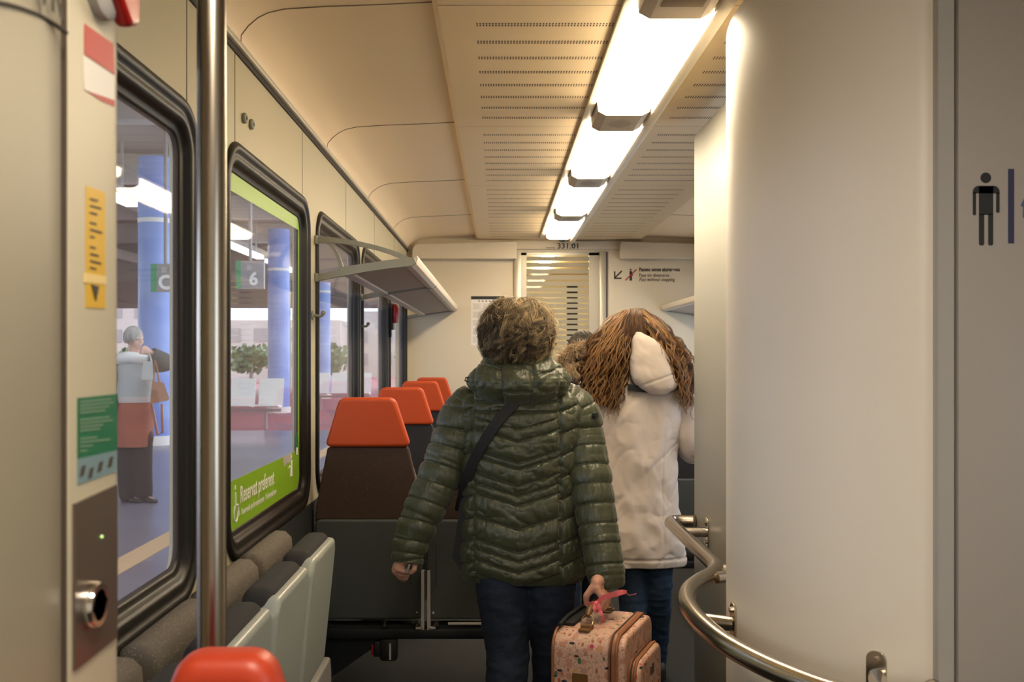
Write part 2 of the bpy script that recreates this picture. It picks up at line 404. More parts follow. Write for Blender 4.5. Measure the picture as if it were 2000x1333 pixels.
# ---------------------------------------------------------------- windows
def window(n, y0, y1, x=XL, s=-1, frame=.055):
    def ring(ins, dx): r_ = max(.02, .13 - ins); return [Vector((x + dx * -s, p.x, p.y)) for p in rrect(y0 + ins, WZ0 + ins, y1 - ins, WZ1 - ins, r_, 8)]
    prof = [(-.004, 0), (-.004, .006), (.004, .013), (.014, .014), (.022, .010), (.026, .005), (.034, .004), (.042, .007), (.050, .004), (.056, -.004), (.060, -.010), (.064, -.014), (.072, -.015), (.078, -.018), (.082, -.030), (.02, -.052)]
    mb = MB(); mb.loft([ring(i_, d) for i_, d in prof], True, False); o = mb.build('window_%d' % n, 'rubber', sharp=60); o['kind'] = 'structure'
    g = MB(); prism(g, rrect(y0 + .07, WZ0 + .07, y1 - .07, WZ1 - .07, .07, 8), FX, x + s * .020, x + s * .024)
    g.build('pane', 'glass', o); return o
wins = [window(i + 1, *w_) for i, w_ in enumerate(WIN)]
for i, (a, b) in enumerate(WR): window(6 + i, a - .03, b + .03, XR, 1)
# green film around the second window
y0, y1 = WIN[1]; gx = XL - .0195
def film(poly, nm, m_='green'):
    mb = MB(); prism(mb, poly, FX, gx - .0004, gx + .0006); return mb.build(nm, m_, wins[1])
a, b, z0, z1 = y0 + .078, y1 - .078, WZ0 + .078, WZ1 - .078
film(rpoly([(a, z1 - .055), (b, z1 - .045), (b, z1), (a, z1)], [0, 0, .038, .038]), 'green_film_band')
film(rpoly([(a, z0), (b, z0), (b, z0 + .145), (a, z0 + .145)], [.055, .055, 0, 0]), 'green_film_band')
film([Vector(p) for p in ((b - .022, z0 + .14), (b, z0 + .14), (b, z1 - .045), (b - .022, z1 - .045))], 'green_film_band')
tx = gx + .0012
text('window_lettering', 'Reservat preferent', .072, (tx, 2.97, z0 + .068), LEFTROT, 'white', wins[1], bold=.0008, sx=.82)
text('window_lettering', 'Reservado preferentemente · Preferential use', .030, (tx, 2.985, z0 + .030), LEFTROT, 'white', wins[1], sx=.84)
mb = MB()   # wheelchair pictogram
prism(mb, rrect(2.905, z0 + .115, 2.921, z0 + .13, .007, 5), FX, tx, tx + .0004)
mb.tube([(tx, 2.912, z0 + .108), (tx, 2.915, z0 + .07), (tx, 2.94, z0 + .068), (tx, 2.952, z0 + .035)], .004, 6)
mb.tube([Vector((tx, 2.918 + .022 * cos(t), z0 + .045 + .024 * sin(t))) for t in np.linspace(R(110), R(370), 14)], .003, 6)
mb.build('wheelchair_pictogram', 'white', wins[1])
mb = MB()
mb.tube([(tx, b - .165, z0 + .06), (tx, b - .155, z0 + .10), (tx, b - .15, z0 + .12)], .004, 6); mb.tube([(tx, b - .155, z0 + .10), (tx, b - .14, z0 + .06)], .004, 6); mb.ball((tx, b - .148, z0 + .132), (.001, .008, .008), 10, 6)
mb.tube([(tx, b - .20, z0 + .095), (tx, b - .175, z0 + .10)], .003, 6); mb.build('seated_figure_pictogram', 'white', wins[1])
mb = MB(); prism(mb, rrect(b - .075, z0 + .125, b - .025, z0 + .215, .024, 6), FX, tx, tx + .0006); mb.build('oval_window_sticker', 'dkgreen', wins[1])
mb = MB(); prism(mb, rrect(b - .068, z0 + .128, b - .032, z0 + .158, .013, 6), FX, tx + .0007, tx + .0011); mb.build('oval_window_sticker', 'white', wins[1], )
# torn corner of the film showing grey glue
mb = MB(); mb.add([(tx - .0003, b - .30, z0 + .146), (tx - .0003, b - .27, z0 + .105), (tx - .0003, b - .235, z0 + .118), (tx - .0003, b - .17, z0 + .112), (tx - .0003, b - .13, z0 + .147)], [(0, 1, 2, 3, 4)]); mb.build('torn_film_patch', 'greyprint', wins[1])
# coat hooks between windows
hookn = None
for i, (y, z) in enumerate(((4.02, 1.585), (5.41, 1.585))):
    mb = MB(); mb.cyl((XL, y, z), (XL + .006, y, z), .018, 16, bev=.002); mb.tube([(XL + .004, y, z), (XL + .035, y, z - .004), (XL + .045, y, z + .008)], [.007, .006, .009], 8); mb.ball((XL + .046, y, z + .01), .010, 10, 8)
    tag(mb.build('coat_hook', 'rack'), ('small grey coat hook on the wall post nearest the luggage rack bracket', 'small grey coat hook on the wall post between the third and fourth windows')[i], 'hook', 'coat hooks between the windows')
for i, (px, py) in enumerate(((474, 231), (488, 243))):
    Y = FPX * .75 / (VX - px); p = P(px, py, Y)
    mb = MB(); mb.cyl((XL, p.y, p.z), (XL + .012, p.y, p.z), .016, 20, bev=.003); mb.cyl((XL + .0125, p.y, p.z), (XL + .013, p.y, p.z), .006, 10, mi=1)
    tag(mb.build('wall_button', ['rack', 'seam']), ('round grey wall button above the green edged window, the higher left one', 'round grey wall button above the green edged window, the lower right one')[i], 'button', 'round buttons above the window')
# small screw cap beside pole, red emergency hammer
p = P(437, 585, 2.70)
t = thing('emergency_hammer', 'red emergency hammer in black holder between the last two windows', 'hammer', (XL + .01, 6.80, 1.5))
mb = MB(); mb.box((XL + .001, 6.755, 1.60), (XL + .035, 6.84, 1.78), bev=.006); mb.box((XL + .001, 6.775, 1.55), (XL + .025, 6.82, 1.60), bev=.004); mb.build('holder', 'frame', t)
mb = MB(); mb.tube([(XL + .05, 6.79, 1.645), (XL + .05, 6.79, 1.69), (XL + .05, 6.79, 1.75), (XL + .05, 6.79, 1.775)], [.018, .026, .024, .012], 12); mb.build('hammer_head', 'redplastic', t)
mb = MB(); mb.cyl((XL + .045, 6.79, 1.60), (XL + .045, 6.79, 1.65), .012, 10); mb.build('handle', 'white', t)

# ================================================================ END WALL
DX0, DX1, DZ = .165, .845, 2.285     # doorway opening
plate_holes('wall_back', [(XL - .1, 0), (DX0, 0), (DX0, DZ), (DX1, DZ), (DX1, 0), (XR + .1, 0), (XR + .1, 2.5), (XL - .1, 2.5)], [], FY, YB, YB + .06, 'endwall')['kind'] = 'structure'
mb = MB(); mb.box((.06, YB - .035, 2.305), (1.02, YB, 2.372), bev=.004); struct(mb.build('trim_5', 'endwall'))
mb = MB()
for x0, x1 in ((XL + .045, .155), (1.005, 1.72)):
    prism(mb, rpoly([(x0, 2.22), (x1, 2.22), (x1, 2.345 + .02), (x0, 2.345)], [.01, .01, .02, .06]) if x0 < 0 else rpoly([(x0, 2.22), (x1, 2.22), (x1, 2.345), (x0, 2.365)], [.01, .01, .06, .02]), FY, YB - .09, YB, .008)
struct(mb.build('trim_6', 'endwall'))
mb = MB()   # door frame posts
mb.box((DX0 - .03, YB - .02, 0), (DX0 + .03, YB + .01, DZ), bev=.004); mb.box((DX1 - .0, YB - .02, 0), (DX1 + .055, YB + .01, DZ), bev=.004); struct(mb.build('trim_7', 'alu'))
mb = MB(); mb.box((DX1 + .055, YB - .012, 0), (DX1 + .067, YB + .01, DZ)); struct(mb.build('trim_8', 'seam'))
# glazed door with frosted bands
mb = MB()
mb.box((DX0 + .02, YB + .015, 0), (DX0 + .075, YB + .045, DZ - .005)); mb.box((DX1 - .085, YB + .015, 0), (DX1, YB + .045, DZ - .005)); mb.box((DX0 + .02, YB + .015, 0), (DX1, YB + .045, .9)); mb.box((DX0 + .02, YB + .015, DZ - .025), (DX1, YB + .045, DZ))
door = struct(mb.build('door_1', 'alu', smooth=False))
mb = MB(); mb.box((DX0 + .07, YB + .028, .88), (DX1 - .08, YB + .032, DZ - .02)); mb.build('door_glass', 'doorglass', door)
mb = MB(); z = DZ - .035; k = 0
while z > .95:
    h_ = .034 if z < 2.03 else .040
    if not (z - h_ < 2.03 < z): pass
    mb.box((DX0 + .072, YB + .024, z - h_ + .003), (DX1 - .082, YB + .0265, z)); z -= h_ + (.0105 if z < 1.98 else .012); k += 1
mb.build('frosted_bands', 'frost', door, smooth=False)
# gangway seen through the door glass
mb = MB(); mb.box((-.35, YB + .10, -.05), (1.4, 12.6, 0)); struct(mb.build('floor', 'floor'))
mb = MB(); mb.box((-.35, YB + .10, 2.45), (1.4, 12.6, 2.5)); struct(mb.build('ceiling', 'ceil'))
mb = MB(); mb.box((-.4, YB + .10, 0), (-.35, 12.6, 2.5)); mb.box((1.4, YB + .10, 0), (1.45, 12.6, 2.5)); mb.box((-.4, 12.6, 0), (1.45, 12.65, 2.5)); struct(mb.build('wall_gangway', 'endwall'))
for i, y in enumerate((9.30, 9.95, 10.62, 11.4)):
    mb = MB(); mb.box((.45, y, 2.40), (.57, y + .28, 2.43)); tag(mb.build('gangway_light', 'lens3'), ['small ceiling light behind the door glass, highest of the four', 'small ceiling light behind the door glass, second from the top', 'small ceiling light behind the door glass, third from the top', 'small ceiling light behind the door glass, lowest of the four'][i], 'ceiling light', 'lights beyond the end door')
mb = MB(); mb.box((.60, 8.60, 0), (.69, 8.66, 2.06)); mb.box((.6, 8.58, 1.0), (.69, 8.6, 2.05)); tag(mb.build('gangway_post', 'black'), 'dark upright post seen through the gaps of the striped end door', 'post')
# lettering on the end wall
text('wall_lettering', '331.01', .062, (.585, YB - .0375, 2.311), WALLROT, 'black', None, 'CENTER', .001, 0, 1.12)
LET = [bpy.data.objects['wall_lettering']]; tag(LET[0], 'black number 331.01 on the panel above the end door', 'lettering')
mb = MB(); mb.box((.40, YB - .0365, 2.313), (.475, YB - .0355, 2.318)); o = mb.build('small_print', 'black', LET[0])
sg = thing('wall_sign', 'pass without stopping notice with arrow and struck out figure on end wall', 'sign', (1.0, YB, 2.05))
y = YB - .001
text('sign_lettering', 'Passeu sense aturar-vos', .044, P(1248, 530, YB - .002), WALLROT, 'black', sg, bold=.0012, sx=.80)
text('sign_lettering', 'Pase sin detenerse', .042, P(1248, 541, YB - .002), WALLROT, 'black', sg, sx=.80)
text('sign_lettering', 'Pass without stopping', .042, P(1248, 549.5, YB - .002), WALLROT, 'black', sg, shear=.25, sx=.80)
def stroke(mb, pts, wd, Y, mi=0):
    for a_, b_ in zip(pts[:-1], pts[1:]):
        a_ = P(*a_, Y); b_ = P(*b_, Y); d = (b_ - a_).normalized(); nn = Vector((-d.z, 0, d.x)) * wd / 2; a_ -= d * wd * .3; b_ += d * wd * .3
        mb.add([a_ + nn, b_ + nn, b_ - nn, a_ - nn], [(0, 1, 2, 3)], mi)
mb = MB(); stroke(mb, [(1214, 530), (1201, 543)], .012, y); stroke(mb, [(1200.5, 531), (1200.5, 544), (1213, 544)], .012, y - .0003); mb.build('arrow', 'black', sg, smooth=False)
mb = MB(); stroke(mb, [(1232, 531), (1232, 547)], .021, y); stroke(mb, [(1232, 533), (1236, 538)], .008, y); c_ = P(1231.5, 527, y); mb.add([c_ + Vector((.008 * cos(t), 0, .008 * sin(t))) for t in np.linspace(0, 2 * pi, 12, False)], [tuple(range(12))]); mb.build('standing_figure_pictogram', 'black', sg, smooth=False)
mb = MB(); stroke(mb, [(1222, 547.5), (1242.5, 527)], .010, y - .0008); mb.build('red_slash', 'redprint', sg, smooth=False)
# information poster
ps = thing('notice_poster', 'white information notice with black heading on the end wall left of the door', 'poster', P(953, 680, YB))
a_, b_ = P(920, 675, YB - .002), P(985, 579, YB - .002)
mb = MB(); mb.box((a_.x, YB - .002, a_.z), (b_.x, YB, b_.z)); mb.build('sheet', 'paper', ps)
mb = MB(); mb.box((a_.x, YB - .003, b_.z - .026), (b_.x, YB - .002, b_.z)); mb.build('heading_bar', 'black', ps)
mb = MB()
for col_ in range(3):
    xx = a_.x + .015 + col_ * .085; zz = b_.z - .065
    for blk in range(5):
        for ln in range(6): mb.box((xx, YB - .0026, zz), (xx + .072 - random.random() * .02, YB - .0021, zz + .0035)); zz -= .0085
        zz -= .018
mb.build('text_lines', 'greyprint', ps, smooth=False)
mb = MB()
for k in range(5): mb.box((a_.x + .06 + k * .03, YB - .0026, b_.z - .045), (a_.x + .072 + k * .03, YB - .0021, b_.z - .036))
mb.build('small_icons', 'black', ps, smooth=False)
# little dome camera and screw heads on the ceiling
dm = thing('dome_camera', 'small dark dome camera on the ceiling edge above the end door', 'camera', (.52, 7.95, 2.35))
mb = MB(); mb.tube([(.52, 7.95, 2.385), (.52, 7.95, 2.36), (.52, 7.95, 2.352)], [.060, .060, .048], 24); mb.build('housing', 'lampcap', dm)
mb = MB(); mb.ball((.52, 7.95, 2.354), (.036, .036, .022), 16, 10); mb.build('dome', 'black', dm)

# ================================================================ CEILING LIGHTS
LH = 2.332
def lamp_module(y0):
    t = thing('strip_light', '', 'ceiling light', (XC - .04, y0, LH), 'strip light modules along the ceiling')
    XA, XB_ = .378, .572
    prof = [(XA, 2.384), (XA + .004, LH + .01), (XA + .030, LH - .003), (XB_ - .030, LH - .003), (XB_ - .004, LH + .01), (XB_, 2.384)]
    mb = MB(); mb.loft([[(x, y, z) for x, z in prof] for y in (y0 + .002, y0 + 1.07)], True, True); mb.build('diffuser', 'lens', t, smooth=False)
    prof2 = [(XA - .004, 2.384), (XA, LH + .008), (XA + .030, LH - .008), (XB_ - .030, LH - .008), (XB_, LH + .008), (XB_ + .004, 2.384)]
    mb = MB(); mb.loft([[(x, y, z) for x, z in prof2] for y in (y0 + 1.07, y0 + 1.335)], True, True)
    c_ = ((XA + XB_) / 2, y0 + 1.2)
    for i in range(-6, 7):
        for j in range(-5, 6):
            if (i / 6.2) ** 2 + (j / 5.2) ** 2 < 1:
                x, y = c_[0] + i * .0068, c_[1] + j * .0125; z = LH - .0085
                mb.add([(x - .0018, y - .003, z), (x + .0018, y - .003, z), (x + .0018, y + .003, z), (x - .0018, y + .003, z)], [(0, 1, 2, 3)], 1)
    mb.build('speaker_cap', ['lampcap', 'seamlite'], t, smooth=False)
    return t
names = ['strip light module almost overhead at the top edge of the view', 'brightest large strip light module before the first speaker cap', 'second strip light module along the ceiling', 'third strip light module along the ceiling', 'farthest short strip light module above the end door']
mods = [2.67, 4.005, 5.345, 6.685]
lab = ['nearest and largest glowing strip light module along the ceiling', 'second nearest glowing strip light module along the ceiling', 'third glowing strip light module, second smallest of the row', 'farthest and smallest glowing strip light module above the end door']
first = None
for i, y in enumerate(mods):
    o = lamp_module(y) if first is None else copy_tree(first)
    if first is None: first = o
    else: o.location = (XC - .04, y, LH)
    o['label'] = lab[i]
for ch in list(o.children):       # the last module ends at the end wall without a speaker cap
    if ch.name.startswith('speaker_cap'): bpy.data.objects.remove(ch)
t = thing('strip_light_end', 'end cap of the ceiling light row at the very top edge of the view', 'ceiling light', (XC - .04, 2.5, LH))
mb = MB(); mb.loft([[(x, y, z) for x, z in [(.374, 2.384), (.378, LH + .008), (.408, LH - .008), (.542, LH - .008), (.572, LH + .008), (.576, 2.384)]] for y in (2.405, 2.668)], True, True); mb.build('cap', 'lampcap', t, smooth=False)
mb = MB(); mb.box((.42, 2.50, LH - .011), (.53, 2.57, LH - .007), bev=.002); mb.build('speaker_grille', 'seamlite', t)
t = thing('added_vestibule_lamp', 'unseen square ceiling lamp added behind the viewpoint to brighten the near walls', 'ceiling light', (.06, .35, 2.36))  # unseen lamp, added to brighten the cabin and walls near the viewpoint
mb = MB(); mb.box((-.16, .13, 2.362), (.28, .57, 2.38)); mb.build('diffuser', 'lens2', t)
mb = MB(); mb.loft([[(x, y, z) for x, y in rrect(-.18 + i_, .11 + i_, .30 - i_, .59 - i_, .02)] for i_, z in ((0, 2.384), (0, 2.366), (.02, 2.36), (.02, 2.37))], True, False); mb.build('frame', 'alu', t)
mb = MB(); mb.box((.340, 1.2, 2.372), (.372, YB - .22, ZC), bev=.004); mb.box((.578, 1.2, LH - .002), (.618, YB - .22, ZC), bev=.008); tag(struct(mb.build('trim_9', mat('light_rail_white', (.78, .70, .56), .4))))

# ================================================================ LUGGAGE RACKS
def rack(y0, y1, mirror, label):
    sx = (lambda x: 2 * XC - x) if mirror else (lambda x: x)
    t = thing('luggage_rack', label, 'luggage rack', (sx(XL), (y0 + y1) / 2, 1.75), 'luggage racks')
    q = lambda x, y, z: Vector((sx(x), y, z))
    xi, zi, xo, zo = -.635, 1.765, -.375, 1.808
    # slatted underside panels
    n = 34; L_ = y1 - y0
    mb = MB(); pitch = .0125; y = y0 + .05
    while y < y1 - .02:
        if int((y - y0) / 1.36) == int((y - y0 + pitch) / 1.36):
            mb.loft([[q(x, y, z), q(x, y + .007, z), q(x, y + .007, z + .012), q(x, y, z + .012)] for x, z in ((xi + .02, zi - .0), (xo - .0, zo - .008))], True, True)
        y += pitch
    mb.loft([[q(xi, yy, zi + .012), q(xo, yy, zo + .006), q(xo, yy, zo + .012), q(xi, yy, zi + .018)] for yy in (y0 + .03, y1)], True, True)
    mb.build('slatted_shelf', 'rackunder', t, smooth=False)
    mb = MB()
    prof = [(xo - .01, zo - .014), (xo + .02, zo - .018), (xo + .038, zo - .006), (xo + .045, zo + .018), (xo + .040, zo + .03), (xo + .03, zo + .02), (xo + .01, zo + .010)]
    k = y0 + .04
    while k < y1 - .01:
        k2 = min(k + 1.36, y1); mb.loft([[q(x, yy, z) for x, z in prof] for yy in (k + .003, k2 - .003)], True, True); k = k2
    mb.build('front_lip', 'racklite', t)
    mb = MB(); k = y0 + .04
    while k < y1 - .01:
        k2 = min(k + 1.36, y1); mb.loft([[q(xi - .012, yy, zi - .008), q(xi + .035, yy, zi - .008), q(xi + .035, yy, zi + .012), q(xi - .012, yy, zi + .03)] for yy in (k + .003, k2 - .03)], True, True); k = k2
    mb.build('rear_rail', 'racklite', t)
    for i, y in enumerate((y0, y0 + 1.36, y1 - .04 - .0)):
        mb = MB()
        def bar(pts, wds, dy=0.0):
            rings = []; th = .030 - dy; y_ = y + dy
            for j, (x, z) in enumerate(pts):
                a_ = Vector(pts[max(j - 1, 0)]); b_ = Vector(pts[min(j + 1, len(pts) - 1)]); d = (b_ - a_).normalized(); nn = Vector((-d.y, d.x)) * wds[j] / 2
                rings.append([q(x + nn.x, y_, z + nn.y), q(x + nn.x, y_ + th - dy, z + nn.y), q(x - nn.x, y_ + th - dy, z - nn.y), q(x - nn.x, y_, z - nn.y)])
            mb.loft(rings, True, True)
        up = [(XL, 1.898), (-.70, 1.898), (-.64, 1.893), (-.57, 1.882), (-.50, 1.866), (-.44, 1.848), (-.385, 1.826), (xo + .012, 1.812)]
        bar(up, [.026, .024, .020, .019, .018, .018, .02, .022])
        inner = [(-.705, 1.895), (-.678, 1.868), (-.658, 1.835), (-.645, 1.80), (-.640, 1.765)]
        bar(inner, [.016, .014, .014, .015, .018], .003)
        bar([(XL, 1.742), (-.70, 1.75), (-.64, 1.765), (-.60, 1.770)], [.030, .026, .030, .028], .0015)
        bar([(-.65, 1.765), (-.55, 1.782), (-.45, 1.797), (xo + .022, zo), (xo + .036, zo + .006)], [.038, .034, .034, .034, .022], -.001)
        mb.box(q(XL, y - .012, 1.725), q(XL + .012, y + .042, 1.76), bev=.003); mb.box(q(XL, y - .012, 1.88), q(XL + .012, y + .042, 1.915), bev=.003)
        mb.build('bracket', 'rack', t, sharp=35)
    return t
rack(4.08, YB - .005, False, 'long slatted grey luggage rack on the left wall above the windows')
rack(4.08, YB - .005, True, 'luggage rack on the right wall, its corner peeping out past the long haired woman')

# ================================================================ SEATS
def seat_proto(cover, name='passenger_seat'):
    t = thing(name, '', 'seat', (0, 0, 0))
    lean = lambda v: -.10 * (v - .36) / .9                       # back leans towards the viewer
    FS = lambda u, v, w_: Vector((u, w_ + lean(v), v))
    mb = MB(); prism(mb, rpoly([(-.17, 1.06), (.17, 1.06), (.108, 1.256), (-.108, 1.256)], [.018, .018, .034, .034]), FS, -.022, .045, .014); mb.build('headrest', 'orange', t)
    mb = MB(); prism(mb, rpoly([(-.215, .765), (.215, .765), (.208, .83), (.160, 1.058), (-.160, 1.058), (-.208, .83)], [.012, .012, .09, .012, .012, .09]), FS, -.008, .040, .007); mb.build('backrest_cover', cover, t)
    mb = MB(); prism(mb, rpoly([(-.222, .40), (.222, .40), (.222, .81), (.100, 1.247), (-.100, 1.247), (-.222, .81)], [.03, .03, .06, .03, .03, .06]), FS, .040, .050, .003); mb.build('edge_trim', 'core', t)
    mb = MB(); prism(mb, rrect(-.215, .356, .215, .768, .026), FS, -.016, .03, .010)
    for sx_ in (-.172, .172): prism(mb, rrect(sx_ - .004, .50, sx_ + .004, .68, .003), FS, -.0185, -.014, .001)
    mb.build('back_shell', 'shell', t)
    for sx_ in (-.19, .19):
        mb = MB(); mb.ball((sx_, -.016 + lean(.385), .385), (.006, .004, .006), 10, 6); mb.build('shell_screw', 'chrome', t)
    mb = MB(); prism(mb, rpoly([(-.20, .47), (.20, .47), (.205, .84), (.10, 1.245), (-.10, 1.245), (-.205, .84)], [.03, .03, .06, .04, .04, .06]), FS, .048, .105, .025); mb.build('backrest_cushion', cover, t)
    mb = MB(); prism(mb, rrect(-.205, .06, .205, .50, .05), FZ, .36, .46, .03); mb.build('seat_cushion', cover, t)
    return t
def place(o, x, y, label, group):
    o.location = (x, y, 0); o['label'] = label; o['group'] = group; return o
SY = 4.03
brown = seat_proto('brown'); gS = 'orange headrest seats along the left windows'
place(brown, -.515, SY, 'window seat nearest the viewer with orange headrest, brown speckled back and grey shell', gS)
b2 = copy_tree(brown); place(b2, -.07, SY, 'aisle seat half hidden behind the green jacket, brown back and grey shell', gS)
dark = seat_proto('blackfab'); place(dark, -.503, 5.31, 'second window seat from the front, orange headrest over a black back', gS)  # same cover in unlit black; the nearest pair's brown has the light painted in
for y, l in ((6.58, 'third window seat from the front, orange headrest partly hidden by the second'), (7.72, 'farthest window seat, small orange headrest against the end wall')):
    place(copy_tree(dark), -.503, y, l, gS)
place(copy_tree(dark), 1.13, 5.35, 'seat on the right of the aisle, orange edge showing beside the pale coat', 'seats on the right side')
# beam carrying the first pair of seats
bmr = thing('seat_beam', 'dark steel beam with bolts carrying the two nearest seats', 'seat frame', (-.29, SY, .33))
mb = MB(); mb.box((XL + .004, SY - .045, .285), (.17, SY + .06, .325), bev=.006); mb.box((XL + .006, SY - .03, .325), (.165, SY + .05, .335)); mb.build('beam', 'frame', bmr)
for x in (-.30, -.276):
    mb = MB(); mb.loft([[(x - .006, SY - .05 + .0, z), (x + .006, SY - .05, z), (x + .006, SY - .02, z), (x - .006, SY - .02, z)] for z in (.325, .56)], True, True)
    s_ = 1 if x > -.29 else -1
    mb.box((x, SY - .05, .327), (x + s_ * .028, SY - .02, .333)); mb.build('bracket', 'core', bmr)
for x in (-.725, -.455, -.325, -.245):
    mb = MB(); mb.cyl((x, SY - .034, .336), (x, SY - .034, .343), .013, 14); mb.cyl((x, SY - .034, .343), (x, SY - .034, .356), .008, 6); mb.build('bolt', 'steel', bmr)
mb = MB(); mb.loft([[(x, SY, z), (x, SY + .03, z), (x + w_, SY + .03, z), (x + w_, SY, z)] for x, z, w_ in ((XL + .03, .12, .05), (XL + .03, .29, .29))], True, True); mb.build('gusset', 'frame', bmr)
mb = MB(); mb.box((-.20, SY - .035, .338), (.12, SY - .02, .348), bev=.003); mb.build('rail_strip', 'core', bmr)
ub = thing('buckle_housing', 'small black latch box with red edge hanging under the seat beam', 'latch', (-.47, SY, .22))
mb = MB(); mb.box((-.475, SY - .03, .19), (-.405, SY + .03, .284), bev=.012); mb.box((-.50, SY - .02, .205), (-.47, SY + .02, .27), bev=.006); mb.build('housing', 'black', ub)
mb = MB(); mb.box((-.510, SY - .022, .215), (-.500, SY + .015, .255), bev=.002); mb.build('red_button', 'redplastic', ub)
mb = MB(); mb.box((-.436, SY - .034, .20), (-.428, SY - .03, .265)); mb.build('metal_strip', 'core', ub)

# cantilever frames of the other seats
for x, y, w0, w1 in ((-.503, 5.31, XL, -.28), (-.503, 6.58, XL, -.28), (-.503, 7.72, XL, -.28), (1.13, 5.35, .92, XR)):
    for o in [o_ for o_ in bpy.data.objects if o_.name.startswith('passenger_seat') and abs(o_.location.x - x) < .01 and abs(o_.location.y - y) < .01]:
        mb = MB(); mb.box((w0 + .005, y - .04, .285), (w1 - .005, y + .06, .325), bev=.005); mb.box((x - .12, y - .02, .325), (x + .12, y + .3, .37), bev=.005); mb.box((w0 + .02 if x < 0 else w1 - .16, y - .02, 0), (w0 + .15 if x < 0 else w1 - .02, y + .02, .29)); mb.build('support_frame', 'frame', o)

# ---------------------------------------------------------------- folded flap seats under the second window
def flap():
    t = thing('folding_seat', '', 'folding seat', (0, 0, 0), 'folded flap seats along the left wall')
    hw = .205
    mb = MB(); rings = []
    prof = [(XL + .006, .50), (XL + .05, .50), (XL + .065, .62), (XL + .078, .76), (XL + .088, .80), (XL + .085, .835), (XL + .065, .855), (XL + .035, .858), (XL + .012, .845), (XL + .006, .82)]
    pv = [Vector(p) for p in prof]
    for d, y in ((.022, -hw), (.006, -hw + .008), (0, -hw + .024), (0, hw - .024), (.006, hw - .008), (.022, hw)):
        rings.append([(p.x, y, p.y) for p in offset(pv, d)])
    mb.loft(rings, True, True); mb.build('backrest', 'taupe', t, sharp=180)
    FXL = lambda u, v, w_: Vector((w_ + .10 * (v - .6), u, v))
    mb = MB(); prism(mb, rrect(-hw + .012, .47, hw - .012, .857, .05), FXL, -.645, -.565, .028); mb.build('seat_cushion', 'blackfab', t)
    mb = MB(); prism(mb, rpoly([(-hw, .43), (hw, .43), (hw, .80), (hw - .03, .838), (-hw + .03, .838), (-hw, .80)], [.03, .03, .03, .026, .026, .03]), FXL, -.60, -.545, .018)
    mb.build('seat_shell', 'foldshell', t)
    mb = MB(); mb.cyl((-.66, -hw + .03, .46), (-.66, hw - .03, .46), .014, 12); mb.box((XL + .006, -.05, .40), (-.64, .05, .48), bev=.005); mb.build('hinge', 'frame', t)
    return t
fl = flap(); fy = [3.03, 2.58, 2.13, 1.68]
fl_l = ['folded grey flap seat farthest along the wall, next to the orange topped seat', 'folded grey flap seat second from the far end under the green edged window', 'folded flap seat right of the steel pole, only a shell corner showing', 'folded flap seat seen between the door pillar and the steel pole']
for i, y in enumerate(fy):
    o = fl if i == 0 else copy_tree(fl); o.location = (0, y, 0); o['label'] = fl_l[i]
mb = MB()
prism(mb, rpoly([(3.24, 0), (3.56, 0), (3.58, .30), (3.54, .43), (3.52, .50), (3.30, .50), (3.24, .46)], [.01, .01, .03, .03, .03, .03, .03]), FX, XL + .005, -.62, .012)
prism(mb, rpoly([(3.24, .02), (3.58, .02), (3.60, .28), (3.58, .34), (3.26, .34)], .02), FX, -.63, -.60, .01)
tag(mb.build('seat_end_housing', 'greylam'), 'ridged grey housing on the floor at the far end of the flap seats', 'housing')

# ================================================================ LEFT DOOR PILLAR WITH STICKERS
PX = -.42
def pillar_ring(z):
    pts = [(XL, .10), (PX + .0, .10), (PX + .012, .40), (PX + .018, .70), (PX + .010, .90), (PX - .002, .962), (PX - .006, .968), (PX, .974), (PX, 1.09), (PX - .004, 1.108), (PX - .012, 1.122), (PX - .028, 1.131), (XL, 1.14)]
    return [(x, y, z) for x, y in pts]
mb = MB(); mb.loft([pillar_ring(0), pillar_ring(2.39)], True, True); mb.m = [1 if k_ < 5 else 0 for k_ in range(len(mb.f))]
struct(mb.build('wall_door_pillar', ['pillar', mat('door_leaf_darker', (.27, .235, .165), .45)]))  # near leaf faces take a darker tone than the rest of the pillar
mb = MB(); mb.box((PX - .004, .9655, 0), (PX + .0003, .9705, 2.38)); struct(mb.build('trim_10', 'slot'))
def pp(px, py, dx=.0):                # a point on the pillar face
    Y = FPX * (-PX - dx) / (VX - px); q_ = P(px, py, Y); return Vector((PX + dx, q_.y, q_.z))
def pillar_quad(name, corners, m_, parent, dx=.0008):
    mb = MB(); c_ = [pp(px, py, dx) for px, py in corners]; back = [p + Vector((-dx + .0002, 0, 0)) for p in c_]
    mb.loft([back, c_], True, True); return mb.build(name, m_, parent, smooth=False)
def rq(x0, ya, yb, x1, yc, yd): return [(x0, ya), (x1, yc), (x1, yd), (x0, yb)]
def stk(px, py): return pp(px, py)
t = thing('warning_sticker', 'red and white square sticker high on the beige door pillar', 'sticker', stk(195, 125))
pillar_quad('red_field', [(166, 46), (222, 86), (224, 146), (166, 106)], 'redprint', t)
pillar_quad('white_field', [(163, 108), (224, 148), (224, 196), (166, 176)], 'paper', t)
pillar_quad('red_edge', [(163, 174), (224, 194), (224, 208), (200, 198)], 'redprint', t, .0006)
t = thing('warning_sticker', 'tall yellow sticker with dark lettering and a down arrow on the door pillar', 'sticker', stk(187, 480))
pillar_quad('yellow_field', [(169, 363), (206, 376), (206, 603), (168, 601)], 'yellow', t)
mb = MB()
